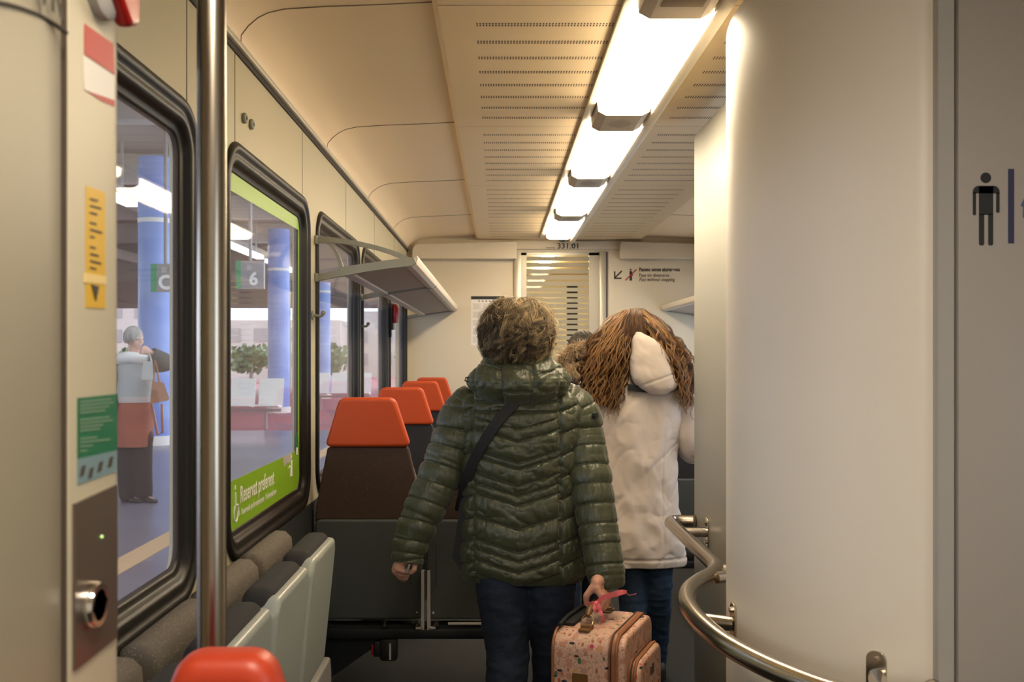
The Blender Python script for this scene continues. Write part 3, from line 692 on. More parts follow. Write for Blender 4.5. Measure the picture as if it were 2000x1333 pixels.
for k in range(10):
    yy = 388 + k * 13.5 + (k > 2) * 6 + (k > 5) * 7; ln = [16, 22, 14, 13, 24, 9, 11, 17, 22, 12][k]
    c_ = [pp(176, yy - 1.6, .0014), pp(176 + ln, yy + ln * .28 - 1.6, .0014), pp(176 + ln, yy + ln * .28 + 2.2, .0014), pp(176, yy + 2.2, .0014)]; mb.add(c_, [(0, 1, 2, 3)])
mb.build('dark_lettering', 'black', t, smooth=False)
pillar_quad('shiny_tape', [(166, 533), (208, 540), (208, 556), (166, 552)], 'yellowshine', t, .0013)
pillar_quad('down_arrow', [(180, 556), (194, 560), (191, 575), (188, 588)], 'black', t, .002)
t = thing('notice_sticker', 'green notice sticker with blue grey foot on the door pillar', 'sticker', stk(190, 860))
pillar_quad('green_field', [(152, 778), (229, 770), (229, 880), (152, 897)], 'dkgreen', t)
pillar_quad('blue_field', [(152, 897), (229, 880), (228, 921), (152, 948)], 'bluegrey', t)
mb = MB()
for k, (ya, ln) in enumerate(((784, 62), (791, 66), (798, 58), (805, 50), (819, 58), (826, 64), (833, 46), (840, 40), (856, 34), (863, 60), (871, 26), (880, 14))):
    c_ = [pp(156, ya, .0014), pp(156 + ln, ya - ln * .10, .0014), pp(156 + ln, ya - ln * .10 + 3.2, .0014), pp(156, ya + 3.6, .0014)]; mb.add(c_, [(0, 1, 2, 3)])
mb.build('pale_lettering', 'greenprint', t, smooth=False)
mb = MB()
for (a1, b1) in ((160, 912), (176, 916), (194, 904), (214, 895)):
    c_ = [pp(a1, b1, .0014), pp(a1 + 8, b1 - 4, .0014), pp(a1 + 4, b1 + 17, .0014), pp(a1 - 4, b1 + 20, .0014)]; mb.add(c_, [(0, 1, 2, 3)])
mb.build('dark_marks', 'slot', t, smooth=False)
t = thing('door_button_panel', 'brown steel panel with round chrome push button on the door pillar', 'button panel', stk(188, 1130))
pillar_quad('steel_plate', [(147, 985), (230, 947), (230, 1245), (147, 1311)], 'plate', t, .003)
c_ = pp(177, 1182, .003); mb = MB()
mb.tube([c_, c_ + Vector((.006, 0, 0)), c_ + Vector((.010, 0, 0)), c_ + Vector((.010, 0, 0)), c_ + Vector((.006, 0, 0))], [.024, .024, .022, .016, .015], 32, caps=False); mb.build('button_ring', 'chrome', t)
mb = MB(); mb.tube([c_, c_ + Vector((.006, 0, 0)), c_ + Vector((.008, 0, 0))], [.015, .015, .012], 24); mb.build('push_button', 'plate', t)
mb = MB(); mb.cyl(pp(198, 1049, .003), pp(198, 1049, .003) + Vector((.0015, 0, 0)), .0014, 10); mb.build('green_indicator', emis('green_led', (.35, .9, .05), 1.2), t)
# red handle and grey housing near the top of the pillar
t = thing('emergency_release', 'glossy red emergency handle with grey base at the top of the door pillar', 'emergency release', (PX, 1.06, 1.80))
mb = MB(); mb.tube([(PX, 1.045, 1.815), (PX + .01, 1.045, 1.815), (PX + .014, 1.045, 1.815)], [.04, .04, .032], 24); mb.build('grey_base', 'greylam', t)
mb = MB()
prism(mb, rpoly([(1.00, 1.83), (1.075, 1.775), (1.10, 1.785), (1.11, 1.92), (1.02, 1.94)], [.01, .012, .01, .02, .02]), FX, PX + .006, PX + .026, .007)
mb.build('red_handle', 'redplastic', t)
# arched seam and lettering on the near door leaf
mb = MB(); arc = [pp(px, py, .006) for px, py in ((-60, -2), (0, 9), (30, 17), (60, 27), (90, 41), (112, 54), (127, 64))]
arc = [Vector((PX + .012 * max(0, 1 - abs(p.y - .72) / .26) + .006, p.y, p.z)) for p in arc]
mb.tube(arc, .0022, 8); struct(mb.build('trim_11', 'seam'))
o = text('door_lettering', 'VR', .052, (PX + .0188, .868, 1.732), LEFTROT, 'black', None, 'LEFT', .001, 0, .8)
tag(o, 'lower tips of black letters at the top edge on the beige door leaf', 'lettering')

# ================================================================ STEEL POLE AND NEAR RED SEAT
t = thing('grab_pole', 'vertical brushed steel grab pole standing before the left windows', 'pole', (-.385, 1.34, 0))
mb = MB(); mb.cyl((-.385, 1.34, 0), (-.385, 1.34, 2.40), .0195, 40); mb.build('tube', 'steel', t)
mb = MB(); mb.tube([(-.385, 1.34, 0), (-.385, 1.34, .02), (-.385, 1.34, .03)], [.045, .045, .022], 28); mb.build('floor_flange', 'steel', t)
t = thing('perch_seat', 'red orange rounded seat back in the near foreground at the foot of the pole', 'seat', (-.29, 1.12, 0))
mb = MB()
prism(mb, rpoly([(-.39, .55), (-.23, .55), (-.22, .96), (-.262, 1.080), (-.362, 1.080), (-.410, .96)], [.03, .03, .10, .036, .036, .10], 10), FY, 1.12, 1.185, .024); mb.build('backrest', 'redseat', t)
mb = MB(); prism(mb, rrect(-.40, .90, -.18, 1.27, .05), FZ, .46, .53, .03); mb.build('seat_cushion', 'redseat', t)
mb = MB(); mb.cyl((-.29, 1.12, 0), (-.29, 1.12, .47), .025, 20); mb.cyl((-.29, 1.12, 0), (-.29, 1.12, .015), .09, 24); mb.build('pedestal', 'frame', t)

# ================================================================ RIGHT CABIN, PARTITION, HANDRAIL
CX, CY, CR = 1.185, 2.508, .594
def arc_pts(r, a0, a1, n): return [(CX - r * cos(a), CY - r * sin(a)) for a in np.linspace(a0, a1, n)]
mb = MB(); outer = arc_pts(CR, R(58), R(-48), 48)
def cab_ring(z, ins):
    pts = [(CX + (x - CX) * (CR - ins) / CR, CY + (y - CY) * (CR - ins) / CR) for x, y in outer]
    return [(x, y, z) for x, y in pts] + [(XR, pts[-1][1], z), (XR, pts[0][1], z)]
rings = [cab_ring(0, 0), cab_ring(2.258, 0)] + [cab_ring(2.258 + .06 * sin(a), .06 * (1 - cos(a))) for a in np.linspace(.2, pi / 2, 6)]
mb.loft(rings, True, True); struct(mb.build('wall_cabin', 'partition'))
# door side of the cabin with pictogram
mb = MB(); mb.box((.8765, 1.98, 0), (.9082, 2.05, 2.30)); struct(mb.build('trim_12', 'greylam'))
mb = MB(); mb.box((.9082, 1.99, 0), (.9141, 2.05, 2.30)); struct(mb.build('trim_13', 'seam'))
mb = MB(); mb.box((.9141, 1.9735, 0), (1.76, 2.05, 2.30), bev=.003); dr = struct(mb.build('door_2', mat('taupe_laminate', (.40, .365, .335), .4, bump=.04, bscale=700, bdist=.0005)))
ym = 1.973
t = thing('restroom_sign', 'black man pictogram with navy bar on the taupe door at the right edge', 'sign', P(1926, 410, ym))
mb = MB()
def pq(px, py, dy=0): return P(px, py, ym - dy)
def shape(mb, pts, mi=0):
    f = [pq(x, y) for x, y in pts]; b_ = [p + Vector((0, .0005, 0)) for p in f]; mb.loft([f, b_], True, True, mi)
hc = (1925.5, 347.5)
shape(mb, [(hc[0] + 10.5 * cos(a), hc[1] + 10.5 * sin(a)) for a in np.linspace(0, 2 * pi, 24, False)])
tor = [p for p in rpoly([(1900, -425), (1953, -425), (1953, -363), (1900, -363)], [6, 6, 14, 14], 6)]
shape(mb, [(p.x, -p.y) for p in rpoly([(1912, -480), (1922.5, -480), (1922.5, -418), (1912, -418)], [4, 4, 0, 0], 4)])
shape(mb, [(p.x, -p.y) for p in rpoly([(1930, -480), (1940, -480), (1940, -418), (1930, -418)], [4, 4, 0, 0], 4)])
shape(mb, [(p.x, -p.y) for p in rpoly([(1912, -420), (1940, -420), (1940, -364), (1912, -364)], 0, 4)])
shape(mb, [(p.x, -p.y) for p in rpoly([(1900, -421), (1906.5, -421), (1906.5, -376), (1900, -376)], [3, 3, 0, 0], 4)])
shape(mb, [(p.x, -p.y) for p in rpoly([(1945.5, -416), (1952.5, -416), (1952.5, -376), (1945.5, -376)], [3, 3, 0, 0], 4)])
shape(mb, [(p.x, -p.y) for p in rpoly([(1900, -378), (1952.5, -378), (1952.5, -363), (1900, -363)], [0, 0, 12, 12], 6)])
mb.build('man_pictogram', 'black', t, smooth=False)
mb = MB(); shape(mb, [(1969, 330), (1981, 330), (1981, 476), (1969, 476)]); mb.build('divider_bar', 'bluebar', t, smooth=False)
mb = MB(); shape(mb, [(p.x, -p.y) for p in rpoly([(1992, -404), (2050, -404), (2025, -340)], 3, 4)])
shape(mb, [(2025 + 11 * cos(a), 346 + 11 * sin(a)) for a in np.linspace(0, 2 * pi, 20, False)]); shape(mb, [(1998, 404), (2006, 404), (2006, 426), (1998, 426)]); mb.build('woman_pictogram', 'bluetri', t, smooth=False)
# straight draught screen beyond the cabin
mb = MB(); mb.box((.801, 3.04, 0), (.87, 4.059, 2.318), bev=.006, seg=3); struct(mb.build('wall_screen', mat('green_grey_laminate', (.38, .37, .32), .5)))
# handrail
t = thing('handrail', 'curved brushed steel handrail running round the cabin wall and grey screen', 'handrail', (.66, 2.9, .75))
ZR = .753
ctrl = [(.606, 3.045), (.55, 3.05), (.527, 3.03), (.524, 2.97), (.524, 2.75), (.524, 2.55), (.524, 2.42), (.518, 2.36), (.494, 2.30), (.452, 2.23), (.414, 2.15), (.390, 2.05), (.383, 1.95), (.387, 1.85), (.400, 1.75), (.424, 1.66), (.458, 1.575), (.502, 1.50), (.55, 1.45), (.60, 1.425), (.635, 1.43), (.655, 1.46), (.655, 1.50)]
ctrl = [Vector((x * 1.32, y * 1.32, ZR)) for x, y in ctrl]
def catmull(c, n=6):
    c = [c[0] * 2 - c[1]] + list(c) + [c[-1] * 2 - c[-2]]; out = []
    for i in range(1, len(c) - 2):
        p0, p1, p2, p3 = c[i - 1:i + 3]
        for k in range(n):
            t_ = k / n; out.append(.5 * ((2 * p1) + (p2 - p0) * t_ + (2 * p0 - 5 * p1 + 4 * p2 - p3) * t_ ** 2 + (3 * p1 - p0 - 3 * p2 + p3) * t_ ** 3))
    out.append(c[-2]); return out
mb = MB(); mb.tube(catmull(ctrl), .0244, 24); mb.build('rail', 'rail', t, sharp=180)
def standoff(a_, b_, nrm):
    a_, b_, nrm = Vector(a_), Vector(b_), Vector(nrm).normalized()
    mb = MB(); mb.cyl(a_, b_, .0185, 18); mb.build('standoff', 'rail', t)
    side = nrm.cross(Vector((0, 0, 1))); mb = MB()
    FP = lambda u, v, w_: b_ + side * u + Vector((0, 0, v)) + nrm * w_
    prism(mb, rrect(-.021, -.055, .021, .055, .018), FP, 0, .006, .001)
    for s_ in (-.037, .037): mb.cyl(b_ + Vector((0, 0, s_)), b_ + Vector((0, 0, s_)) + nrm * .013, .007, 8)
    mb.build('flange', 'rail', t)
standoff((.6917, 3.788, ZR - .004), (.8007, 3.788, ZR - .004), (-1, 0, 0))
standoff((.680, 3.115, ZR - .004), (.800, 3.115, ZR - .004), (-1, 0, 0))
standoff((.660, 3.01, ZR - .004), (.800, 3.082, ZR - .004), (-1, 0, 0))
a_ = Vector((CX - CR * cos(R(2)), CY - CR * sin(R(2)), ZR - .004)); standoff((.507, 2.534, ZR - .004), a_, (-cos(R(2)), -sin(R(2)), 0))
a_ = Vector((CX - CR * cos(R(48)), CY - CR * sin(R(48)), ZR)); standoff((.739, 1.914, ZR), a_, (-cos(R(48)), -sin(R(48)), 0))
# ================================================================ PEOPLE
def remesh(mb, name, m_, parent, voxel=.005, it=4, disp=None):
    me = bpy.data.meshes.new('tmp'); me.from_pydata([tuple(v) for v in mb.v], [], mb.f)
    bm = bmesh.new(); bm.from_mesh(me); bmesh.ops.recalc_face_normals(bm, faces=bm.faces[:]); bm.to_mesh(me); bm.free()
    o = bpy.data.objects.new('tmp', me); C.objects.link(o)
    md = o.modifiers.new('r', 'REMESH'); md.mode = 'VOXEL'; md.voxel_size = voxel; md.use_smooth_shade = True
    if it: ms = o.modifiers.new('s', 'SMOOTH'); ms.iterations = it; ms.factor = .5
    dg = bpy.context.evaluated_depsgraph_get(); m2 = bpy.data.meshes.new_from_object(o.evaluated_get(dg)); bpy.data.objects.remove(o); bpy.data.meshes.remove(me)
    if disp:
        n = len(m2.vertices); co_ = np.empty(n * 3); m2.vertices.foreach_get('co', co_); no = np.empty(n * 3); m2.vertices.foreach_get('normal', no)
        co_ = co_.reshape(-1, 3); no = no.reshape(-1, 3); d = np.array([disp(p) for p in co_]); co_ += no * d[:, None]; m2.vertices.foreach_set('co', co_.ravel()); m2.update()
    m2.name = name; m2.materials.clear(); m2.materials.append(M[m_]); m2.polygons.foreach_set('use_smooth', [True] * len(m2.polygons))
    r_ = bpy.data.objects.new(name, m2); C.objects.link(r_); attach(r_, parent); return r_
def limb(mb, pts, rs, seg=14):
    pts = [Vector(p) for p in pts]
    for i in range(len(pts) - 1): mb.tube([pts[i], pts[i + 1]], [rs[i], rs[i + 1]], seg)
    for p, r_ in zip(pts, rs): mb.ball(p, r_, seg, 8)
def head_shape(mb, c, face, k=1.0):        # skull, jaw, nose, ears, lips, brow; face = direction looked at
    f = Vector(face).normalized(); up = Vector((0, 0, 1)); s = f.cross(up).normalized(); up = s.cross(f)
    rot = Matrix((s, f, up)).transposed(); q = lambda a, b, c_: c + (s * a + f * b + up * c_) * k
    mb.ball(q(0, -.010, .02), (.074 * k, .092 * k, .095 * k), 24, 16, rot=rot)
    mb.ball(q(0, .022, -.045), (.056 * k, .062 * k, .062 * k), 20, 12, rot=rot); mb.ball(q(0, .052, -.088), (.024 * k, .024 * k, .020 * k), 12, 8, rot=rot)
    mb.ball(q(0, .058, .025), (.050 * k, .03 * k, .03 * k), 14, 10, rot=rot)
    mb.tube([q(0, .080, .015), q(0, .098, -.022), q(0, .086, -.034)], [.008 * k, .013 * k, .010 * k], 10)
    for x in (-.010, .010): mb.ball(q(x, .086, -.030), .008 * k, 8, 6)
    mb.tube([q(-.022, .078, -.055), q(0, .086, -.053), q(.022, .078, -.055)], [.004 * k, .007 * k, .004 * k], 8); mb.tube([q(-.019, .078, -.063), q(0, .085, -.065), q(.019, .078, -.063)], [.004 * k, .008 * k, .004 * k], 8)
    for x in (-1, 1):
        mb.ball(q(x * .076, .0, -.012), (.010 * k, .018 * k, .031 * k), 10, 8, rot=rot); mb.ball(q(x * .04, .052, -.03), (.024 * k, .026 * k, .03 * k), 10, 8, rot=rot)
    return q
def person(label, J, face, voxel, skin='skin', k=1.0):
    t = thing('person', label, 'person', (J['pelvis'].x, J['pelvis'].y, 0)); mb = MB()
    q = head_shape(mb, J['head'], face, k)
    limb(mb, [J['neck'], J['head'] + Vector((0, 0, -.06))], [.056, .052])
    wx = Vector((.048 * k, 0, 0))
    for w_ in (-1, 1): limb(mb, [J['pelvis'] + wx * w_, J['waist'] + wx * w_ * .8, J['chest'] + wx * w_, J['neck'] + Vector((0, 0, -.02))], [.082, .072, .082, .045], 18)
    for sd in 'LR':
        sh, el, wr = J['sh' + sd], J['el' + sd], J['wr' + sd]
        limb(mb, [J['chest'] + Vector((0, 0, .03)), sh + Vector((0, 0, -.035))], [.062, .036]); limb(mb, [sh + Vector((0, 0, -.035)), sh.lerp(el, .4), el, el.lerp(wr, .35), wr], [.040, .042, .037, .036, .025])
        hp, kn, an = J['hp' + sd], J['kn' + sd], J['an' + sd]
        limb(mb, [J['pelvis'], hp], [.085, .08]); limb(mb, [hp, hp.lerp(kn, .5), kn, kn.lerp(an, .35), an], [.082, .068, .048, .050, .033])
        fo = Vector((face[0], face[1], 0)).normalized(); limb(mb, [an + Vector((0, 0, -.03)) - fo * .02, an + Vector((0, 0, -.05)) + fo * .10, an + Vector((0, 0, -.055)) + fo * .15], [.03, .026, .02])
        for ch, rs in J.get('hand' + sd, []): limb(mb, ch, rs, 10)
    remesh(mb, 'body', skin, t, voxel, 3)
    for x in (-.03, .03):
        mb = MB(); mb.ball(q(x, .074, .008), .0115 * k, 12, 8); mb.build('eye', 'eye', t)
    return t
def shoe(an, face, parent, m_='shoe'):
    f = Vector((face[0], face[1], 0)).normalized(); s = f.cross(Vector((0, 0, 1))); mb = MB(); rings = []
    for u, w_, h_ in ((-.075, .020, .05), (-.07, .034, .075), (-.03, .038, .085), (.02, .038, .082), (.07, .043, .058), (.12, .046, .045), (.165, .036, .036), (.185, .015, .022)):
        c_ = Vector((an.x, an.y, 0)) + f * u
        rings.append([c_ + s * (w_ * math.copysign(abs(cos(a)) ** .7, cos(a))) + Vector((0, 0, h_ / 2 * (1 + math.copysign(abs(sin(a)) ** .6, sin(a))))) for a in np.linspace(0, 2 * pi, 18, False)])
    mb.loft(rings, True, True); mb.build('shoe', m_, parent, sharp=70)
def interp(tab, z):      # tab sorted by z descending: rows (z, values...)
    if z >= tab[0][0]: return tab[0][1:]
    for a_, b_ in zip(tab[:-1], tab[1:]):
        if z >= b_[0]:
            t_ = (a_[0] - z) / (a_[0] - b_[0]); return tuple(p * (1 - t_) + q_ * t_ for p, q_ in zip(a_[1:], b_[1:]))
    return tab[-1][1:]
def nz(x, y, z): return noise.noise(Vector((x, y, z)))
def garment(tab, nz_, nt, cy, disp, ex=2.5, close=True):
    """lofted garment: tab rows (z, x_left, x_right, half_depth[, y shift]); disp(x, y, z, ang) pushes along the normal"""
    zt, zb = tab[0][0], tab[-1][0]; rings = []
    for i in range(nz_ + 1):
        z = zt + (zb - zt) * i / nz_; vals = [0] * 4
        for dz in (-.012, 0, .012):
            v_ = interp(tab, z + dz); v_ = list(v_) + [0] * (4 - len(v_)); vals = [a_ + b_ / 3 for a_, b_ in zip(vals, v_)]
        l, r_, hd, ys = vals; cx, hw = (l + r_) / 2, (r_ - l) / 2; ring = []
        for j in range(nt):
            a = 2 * pi * j / nt - pi / 2; ca, sa = cos(a), sin(a)
            x = cx + hw * math.copysign(abs(ca) ** (2 / ex), ca); y = cy + ys + hd * math.copysign(abs(sa) ** (2 / ex), sa)
            nx, ny = ca / max(hw, .01), sa / max(hd, .01); L_ = math.hypot(nx, ny); d = disp(x, y, z, a)
            ring.append((x + nx / L_ * d, y + ny / L_ * d, z))
        rings.append(ring)
    return rings
def ridge(x, y, z, k): return -.0034 * max(0, 1 - abs(nz(x * k + 5, y * k, z * k * .8)) * 3.2) ** 3 - .0016 * max(0, 1 - abs(nz(x * k * 2.3, y * k * 2, z * k * 1.6 + 9)) * 3.2) ** 3
def puff(t_, p=.5): return max(0.0, 4 * t_ * (1 - t_)) ** p
def seg_t(v, lines):     # position between consecutive ascending lines, and the gap
    if v <= lines[0]: return 1.0, .05
    for a_, b_ in zip(lines[:-1], lines[1:]):
        if v <= b_: return (v - a_) / (b_ - a_), b_ - a_
    return 0.0, .05
def sleeve(name, pts, rs, m_, parent, disp, n=96, seg=56):
    c_ = [Vector(p) for p in pts]; c_ = [c_[0] * 2 - c_[1]] + c_ + [c_[-1] * 2 - c_[-2]]; rr = [rs[0]] + list(rs) + [rs[-1]]
    path, rad = [], []; m = len(pts) - 1
    for i in range(n + 1):
        u = i / n * m; k = min(int(u), m - 1); f = u - k; p0, p1, p2, p3 = c_[k:k + 4]
        path.append(.5 * ((2 * p1) + (p2 - p0) * f + (2 * p0 - 5 * p1 + 4 * p2 - p3) * f * f + (3 * p1 - p0 - 3 * p2 + p3) * f ** 3)); rad.append(rr[k + 1] * (1 - f) + rr[k + 2] * f)
    rings = []; x = None; s_ = 0
    for i, p in enumerate(path):
        t_ = (path[min(i + 1, n)] - path[max(i - 1, 0)]).normalized()
        if x is None: x = t_.cross(Vector((0, 1, 0))).normalized()
        x = (x - t_ * x.dot(t_)).normalized(); y = t_.cross(x)
        if i: s_ += (p - path[i - 1]).length
        rings.append([p + (x * cos(a) + y * sin(a)) * (rad[i] + disp(s_, a, p)) for a in np.linspace(0, 2 * pi, seg, False)])
    last = rings[-1]; cc = path[-1]
    rings.append([cc + (p - cc) * .82 for p in last]); rings.append([cc - (path[-1] - path[-3]).normalized() * .03 + (p - cc) * .75 for p in last])
    mb = MB(); mb.loft(rings, True, True); return mb.build(name, m_, parent, sharp=180)

def hair(name, strands, radius, tones, parent, capmb=None, captone=(.03, .018, .01), m_='hair'):
    A = np.asarray(strands, dtype=np.float64); n, k, _ = A.shape                       # n strands, k points
    T = np.gradient(A, axis=1); T /= np.linalg.norm(T, axis=2, keepdims=True) + 1e-9
    ref = np.random.RandomState(3).normal(size=(n, 1, 3)); X = np.cross(T, ref); X /= np.linalg.norm(X, axis=2, keepdims=True) + 1e-9; Y = np.cross(T, X)
    taper = np.linspace(1, .35, k) ** .7; r_ = radius * taper[None, :, None]
    V = np.stack([A + (X * cos(a) + Y * sin(a)) * r_ for a in (0, 2 * pi / 3, 4 * pi / 3)], axis=2).reshape(-1, 3)
    base = (np.arange(n)[:, None] * k + np.arange(k - 1)[None, :]) * 3; F = []
    for j in range(3):
        j2 = (j + 1) % 3; F.append(np.stack([base + j, base + j2, base + 3 + j2, base + 3 + j], axis=2).reshape(-1, 4))
    F = np.concatenate(F); tone = np.repeat(np.asarray(tones), k * 3, axis=0); tone = np.concatenate([tone, np.ones((len(tone), 1))], 1)
    verts = V; off = len(V); faces = F.tolist(); vl = V.tolist()
    if capmb:
        vl += [list(v) for v in capmb.v]; faces += [tuple(i + off for i in f) for f in capmb.f]
        tone = np.concatenate([tone, np.tile(np.array([[*captone, 1]]), (len(capmb.v), 1))])
    me = bpy.data.meshes.new(name); me.from_pydata(vl, [], faces); me.materials.append(M[m_]); me.polygons.foreach_set('use_smooth', [True] * len(me.polygons))
    at = me.color_attributes.new('tone', 'FLOAT_COLOR', 'POINT'); at.data.foreach_set('color', tone.astype(np.float32).ravel())
    o = bpy.data.objects.new(name, me); C.objects.link(o); attach(o, parent); return o

# ---------------------------------------------------------------- woman in the olive puffer jacket
YA = 3.33
def A_(px, py, Y=YA): return P(px, py, Y)
rnd = random.Random(11)
SU = Vector((sin(R(22)), cos(R(22)), 0)); SN = Vector((cos(R(22)), -sin(R(22)), 0)); SO = Vector((.312, 3.12, 0))   # suitcase axes
def su(u, n, z): return SO + SU * u + SN * n + Vector((0, 0, z))
HZ = .652                                                             # height of the case handle
grip = []
for i, u in enumerate((-.033, -.011, .011, .032)):
    L_ = (.95, 1.05, 1.0, .85)[i]
    grip.append(([su(u, .014, HZ + .036), su(u, .030, HZ + .012), su(u, .027 * L_, HZ - .014), su(u, .006, HZ - .023)], [.0105, .0098, .0092, .0082]))
grip.append(([su(-.028, -.006, HZ + .048), su(-.040, -.024, HZ + .022), su(-.028, -.026, HZ - .004), su(-.012, -.018, HZ - .016)], [.013, .0105, .0098, .009]))
grip.append(([su(-.028, .006, HZ + .045), su(.028, .006, HZ + .045)], [.016, .015]))
grip.append(([su(-.02, .004, HZ + .06), su(.018, .004, HZ + .062)], [.018, .018])); grip.append(([su(0, .0, HZ + .06), A_(1183, 1130, 3.17)], [.022, .026]))
YL = 3.27
lh = [([A_(797, 1088, YL), A_(779, 1104, YL), A_(774, 1114, YL)], [.022, .019, .017]), ([A_(776, 1106, YL + .03), A_(776, 1116, YL + .025)], [.017, .015]),
      ([A_(775, 1112, YL - .015), A_(787, 1116, YL - .02), A_(797, 1117, YL - .005), A_(798, 1112, YL + .008)], [.0095, .009, .0085, .0075]),
      ([A_(774, 1117, YL + .004), A_(785, 1123, YL), A_(796, 1123, YL + .012), A_(797, 1117, YL + .024)], [.0095, .009, .0085, .0075]),
      ([A_(774, 1121, YL + .022), A_(784, 1129, YL + .02), A_(792, 1131, YL + .03), A_(796, 1126, YL + .04)], [.009, .0085, .008, .007]),
      ([A_(774, 1121, YL + .04), A_(781, 1130, YL + .04), A_(789, 1134, YL + .046), A_(794, 1131, YL + .05)], [.008, .0075, .007, .0065]),
      ([A_(797, 1092, YL), A_(811, 1102, YL - .01), A_(809, 1113, YL - .016), A_(803, 1119, YL - .012)], [.015, .0105, .0095, .008])]
JA = dict(pelvis=A_(1022, 1060), waist=A_(1018, 960), chest=A_(1016, 850), neck=A_(1013, 745), head=A_(1013, 655, 3.33),
          shL=A_(918, 795), shR=A_(1125, 795), elL=A_(856, 940), elR=A_(1160, 965), wrL=A_(797, 1085, YL), wrR=A_(1183, 1128, 3.18),
          hpL=A_(975, 1085), hpR=A_(1070, 1085), knL=A_(992, 1275, 3.30), knR=A_(1080, 1275, 3.36), anL=Vector((.02, 3.20, .08)), anR=Vector((.185, 3.42, .08)), handL=lh, handR=grip)
wa = person('woman seen from behind in olive quilted jacket and dark jeans pulling a floral case', JA, (.12, 1, 0), .0038, 'skin', .98)
# jeans
mb = MB(); limb(mb, [A_(990, 1085), A_(1052, 1085)], [.092, .092], 20); limb(mb, [A_(1000, 1100, 3.345), A_(1042, 1100, 3.345)], [.094, .094], 20)
for sd, dx in (('L', -1), ('R', 1)):
    hp, kn, an = JA['hp' + sd], JA['kn' + sd], JA['an' + sd]
    limb(mb, [hp, hp.lerp(kn, .35), hp.lerp(kn, .7), kn, kn.lerp(an, .35), kn.lerp(an, .85), an + Vector((0, 0, .0))], [.088, .088, .080, .072, .070, .060, .058], 20)
jd = lambda p: .004 * nz(p[0] * 14, p[1] * 14, p[2] * 34) + .002 * nz(p[0] * 40, p[1] * 40, p[2] * 70)
jn = remesh(mb, 'jeans', 'jeans', wa, .006, 5, jd)
for sd in 'LR': shoe(JA['an' + sd], (.1, 1, 0), wa)
# jacket torso
zA = lambda py: EYE - (py - VY) * YA / FPX
xA = lambda px: (px - VX) * YA / FPX
rows = [(733, 985, 1042, .05), (745, 968, 1060, .065), (757, 935, 1092, .085), (768, 912, 1118, .10), (782, 898, 1136, .115), (800, 894, 1142, .125), (840, 897, 1140, .135), (900, 900, 1136, .135), (950, 902, 1136, .13), (1000, 901, 1140, .128), (1050, 897, 1147, .135), (1100, 898, 1150, .14), (1124, 903, 1150, .14), (1134, 910, 1145, .13)]
tabA = [(zA(a), xA(b), xA(c), d) for a, b, c, d in rows]
CYA = YA + .035; xcA = xA(1011)
chev = sorted(zA(p) for p in (835, 859, 899, 912, 943, 963, 981, 1026, 1069, 1087, 1108, 1134)); straight = sorted(zA(p) for p in (745, 783, 803, 834, 870))
sidel = [zA(1134) + .036 * k for k in range(30)]
sL, sR = xA(925), xA(1090)
def dispA(x, y, z, a):
    back = sin(a) < .15; ax = x - xcA
    inner = sL < x < sR
    if inner:
        ze = z - .30 * min(abs(ax), .2)
        if z > zA(806) or (ze > chev[-1] - .001): t_, g = seg_t(z, straight)
        else: t_, g = seg_t(ze, chev)
        if not back: t_, g = seg_t(z, sidel[::2])
    else: t_, g = seg_t(z + .02 * sin(ax * 20), sidel[::2] if z < zA(880) else sidel[::2])
    ds = min(abs(x - sL), abs(x - sR)); hs = 1 - .85 * math.exp(-(ds / .006) ** 2)
    amp = min(.015, .002 + g * .20)
    dl = t_ * g if t_ < .5 else (1 - t_) * g
    crease = -.0045 * math.exp(-(dl / .0028) ** 2) + nz(x * 110 + z * 20, y * 60, z * 16) * .0022 * math.exp(-dl / .012)
    fold = nz(x * 55, y * 30, z * 14) * .0032 + nz(x * 24 + z * 16, y * 20, z * 30) * .0042 + nz(x * 120, y * 60, z * 40) * .0010
    return (amp * puff(t_, .42) * hs) + crease + ridge(x, y, z, 15) * 1.2 + .6 * fold * (.35 + .65 * puff(t_, .3)) - .004
mb = MB(); mb.loft(garment(tabA, 300, 340, CYA, dispA), True, True); jk = mb.build('jacket', 'puffer', wa, sharp=180)
def sl_disp(lines, ph):
    def f(s_, a, p):
        v = s_ + .008 * cos(a + ph); t_, g = seg_t(v, lines)
        dl = t_ * g if t_ < .5 else (1 - t_) * g; return .0038 * puff(t_, .6) + ridge(p.x, p.y, p.z, 17) - .0045 * math.exp(-(dl / .0030) ** 2) + nz(cos(a) * 7, sin(a) * 7, s_ * 9) * .0028 * math.exp(-dl / .018) + nz(p.x * 30 + p.z * 14, p.y * 24, p.z * 24) * .0036 - .004
    return f
ln = [-.02 + .066 * k for k in range(14)]
sleeve('sleeve', [A_(958, 768, 3.365), A_(925, 782, 3.365), A_(903, 812, 3.36), A_(886, 866, 3.35), A_(857, 935, 3.33), A_(822, 1010, 3.30), A_(800, 1070, 3.28), A_(796, 1100, 3.27)], [.035, .060, .077, .079, .075, .068, .058, .052], 'puffer', jk, sl_disp(ln, 0), 260, 96)
sleeve('sleeve', [A_(1072, 768, 3.365), A_(1106, 780, 3.365), A_(1130, 810, 3.36), A_(1141, 866, 3.34), A_(1157, 965, 3.28), A_(1173, 1058, 3.22), A_(1184, 1125, 3.175), A_(1186, 1148, 3.17)], [.035, .060, .075, .075, .073, .066, .061, .056], 'puffer', jk, sl_disp(ln, 2), 260, 96)
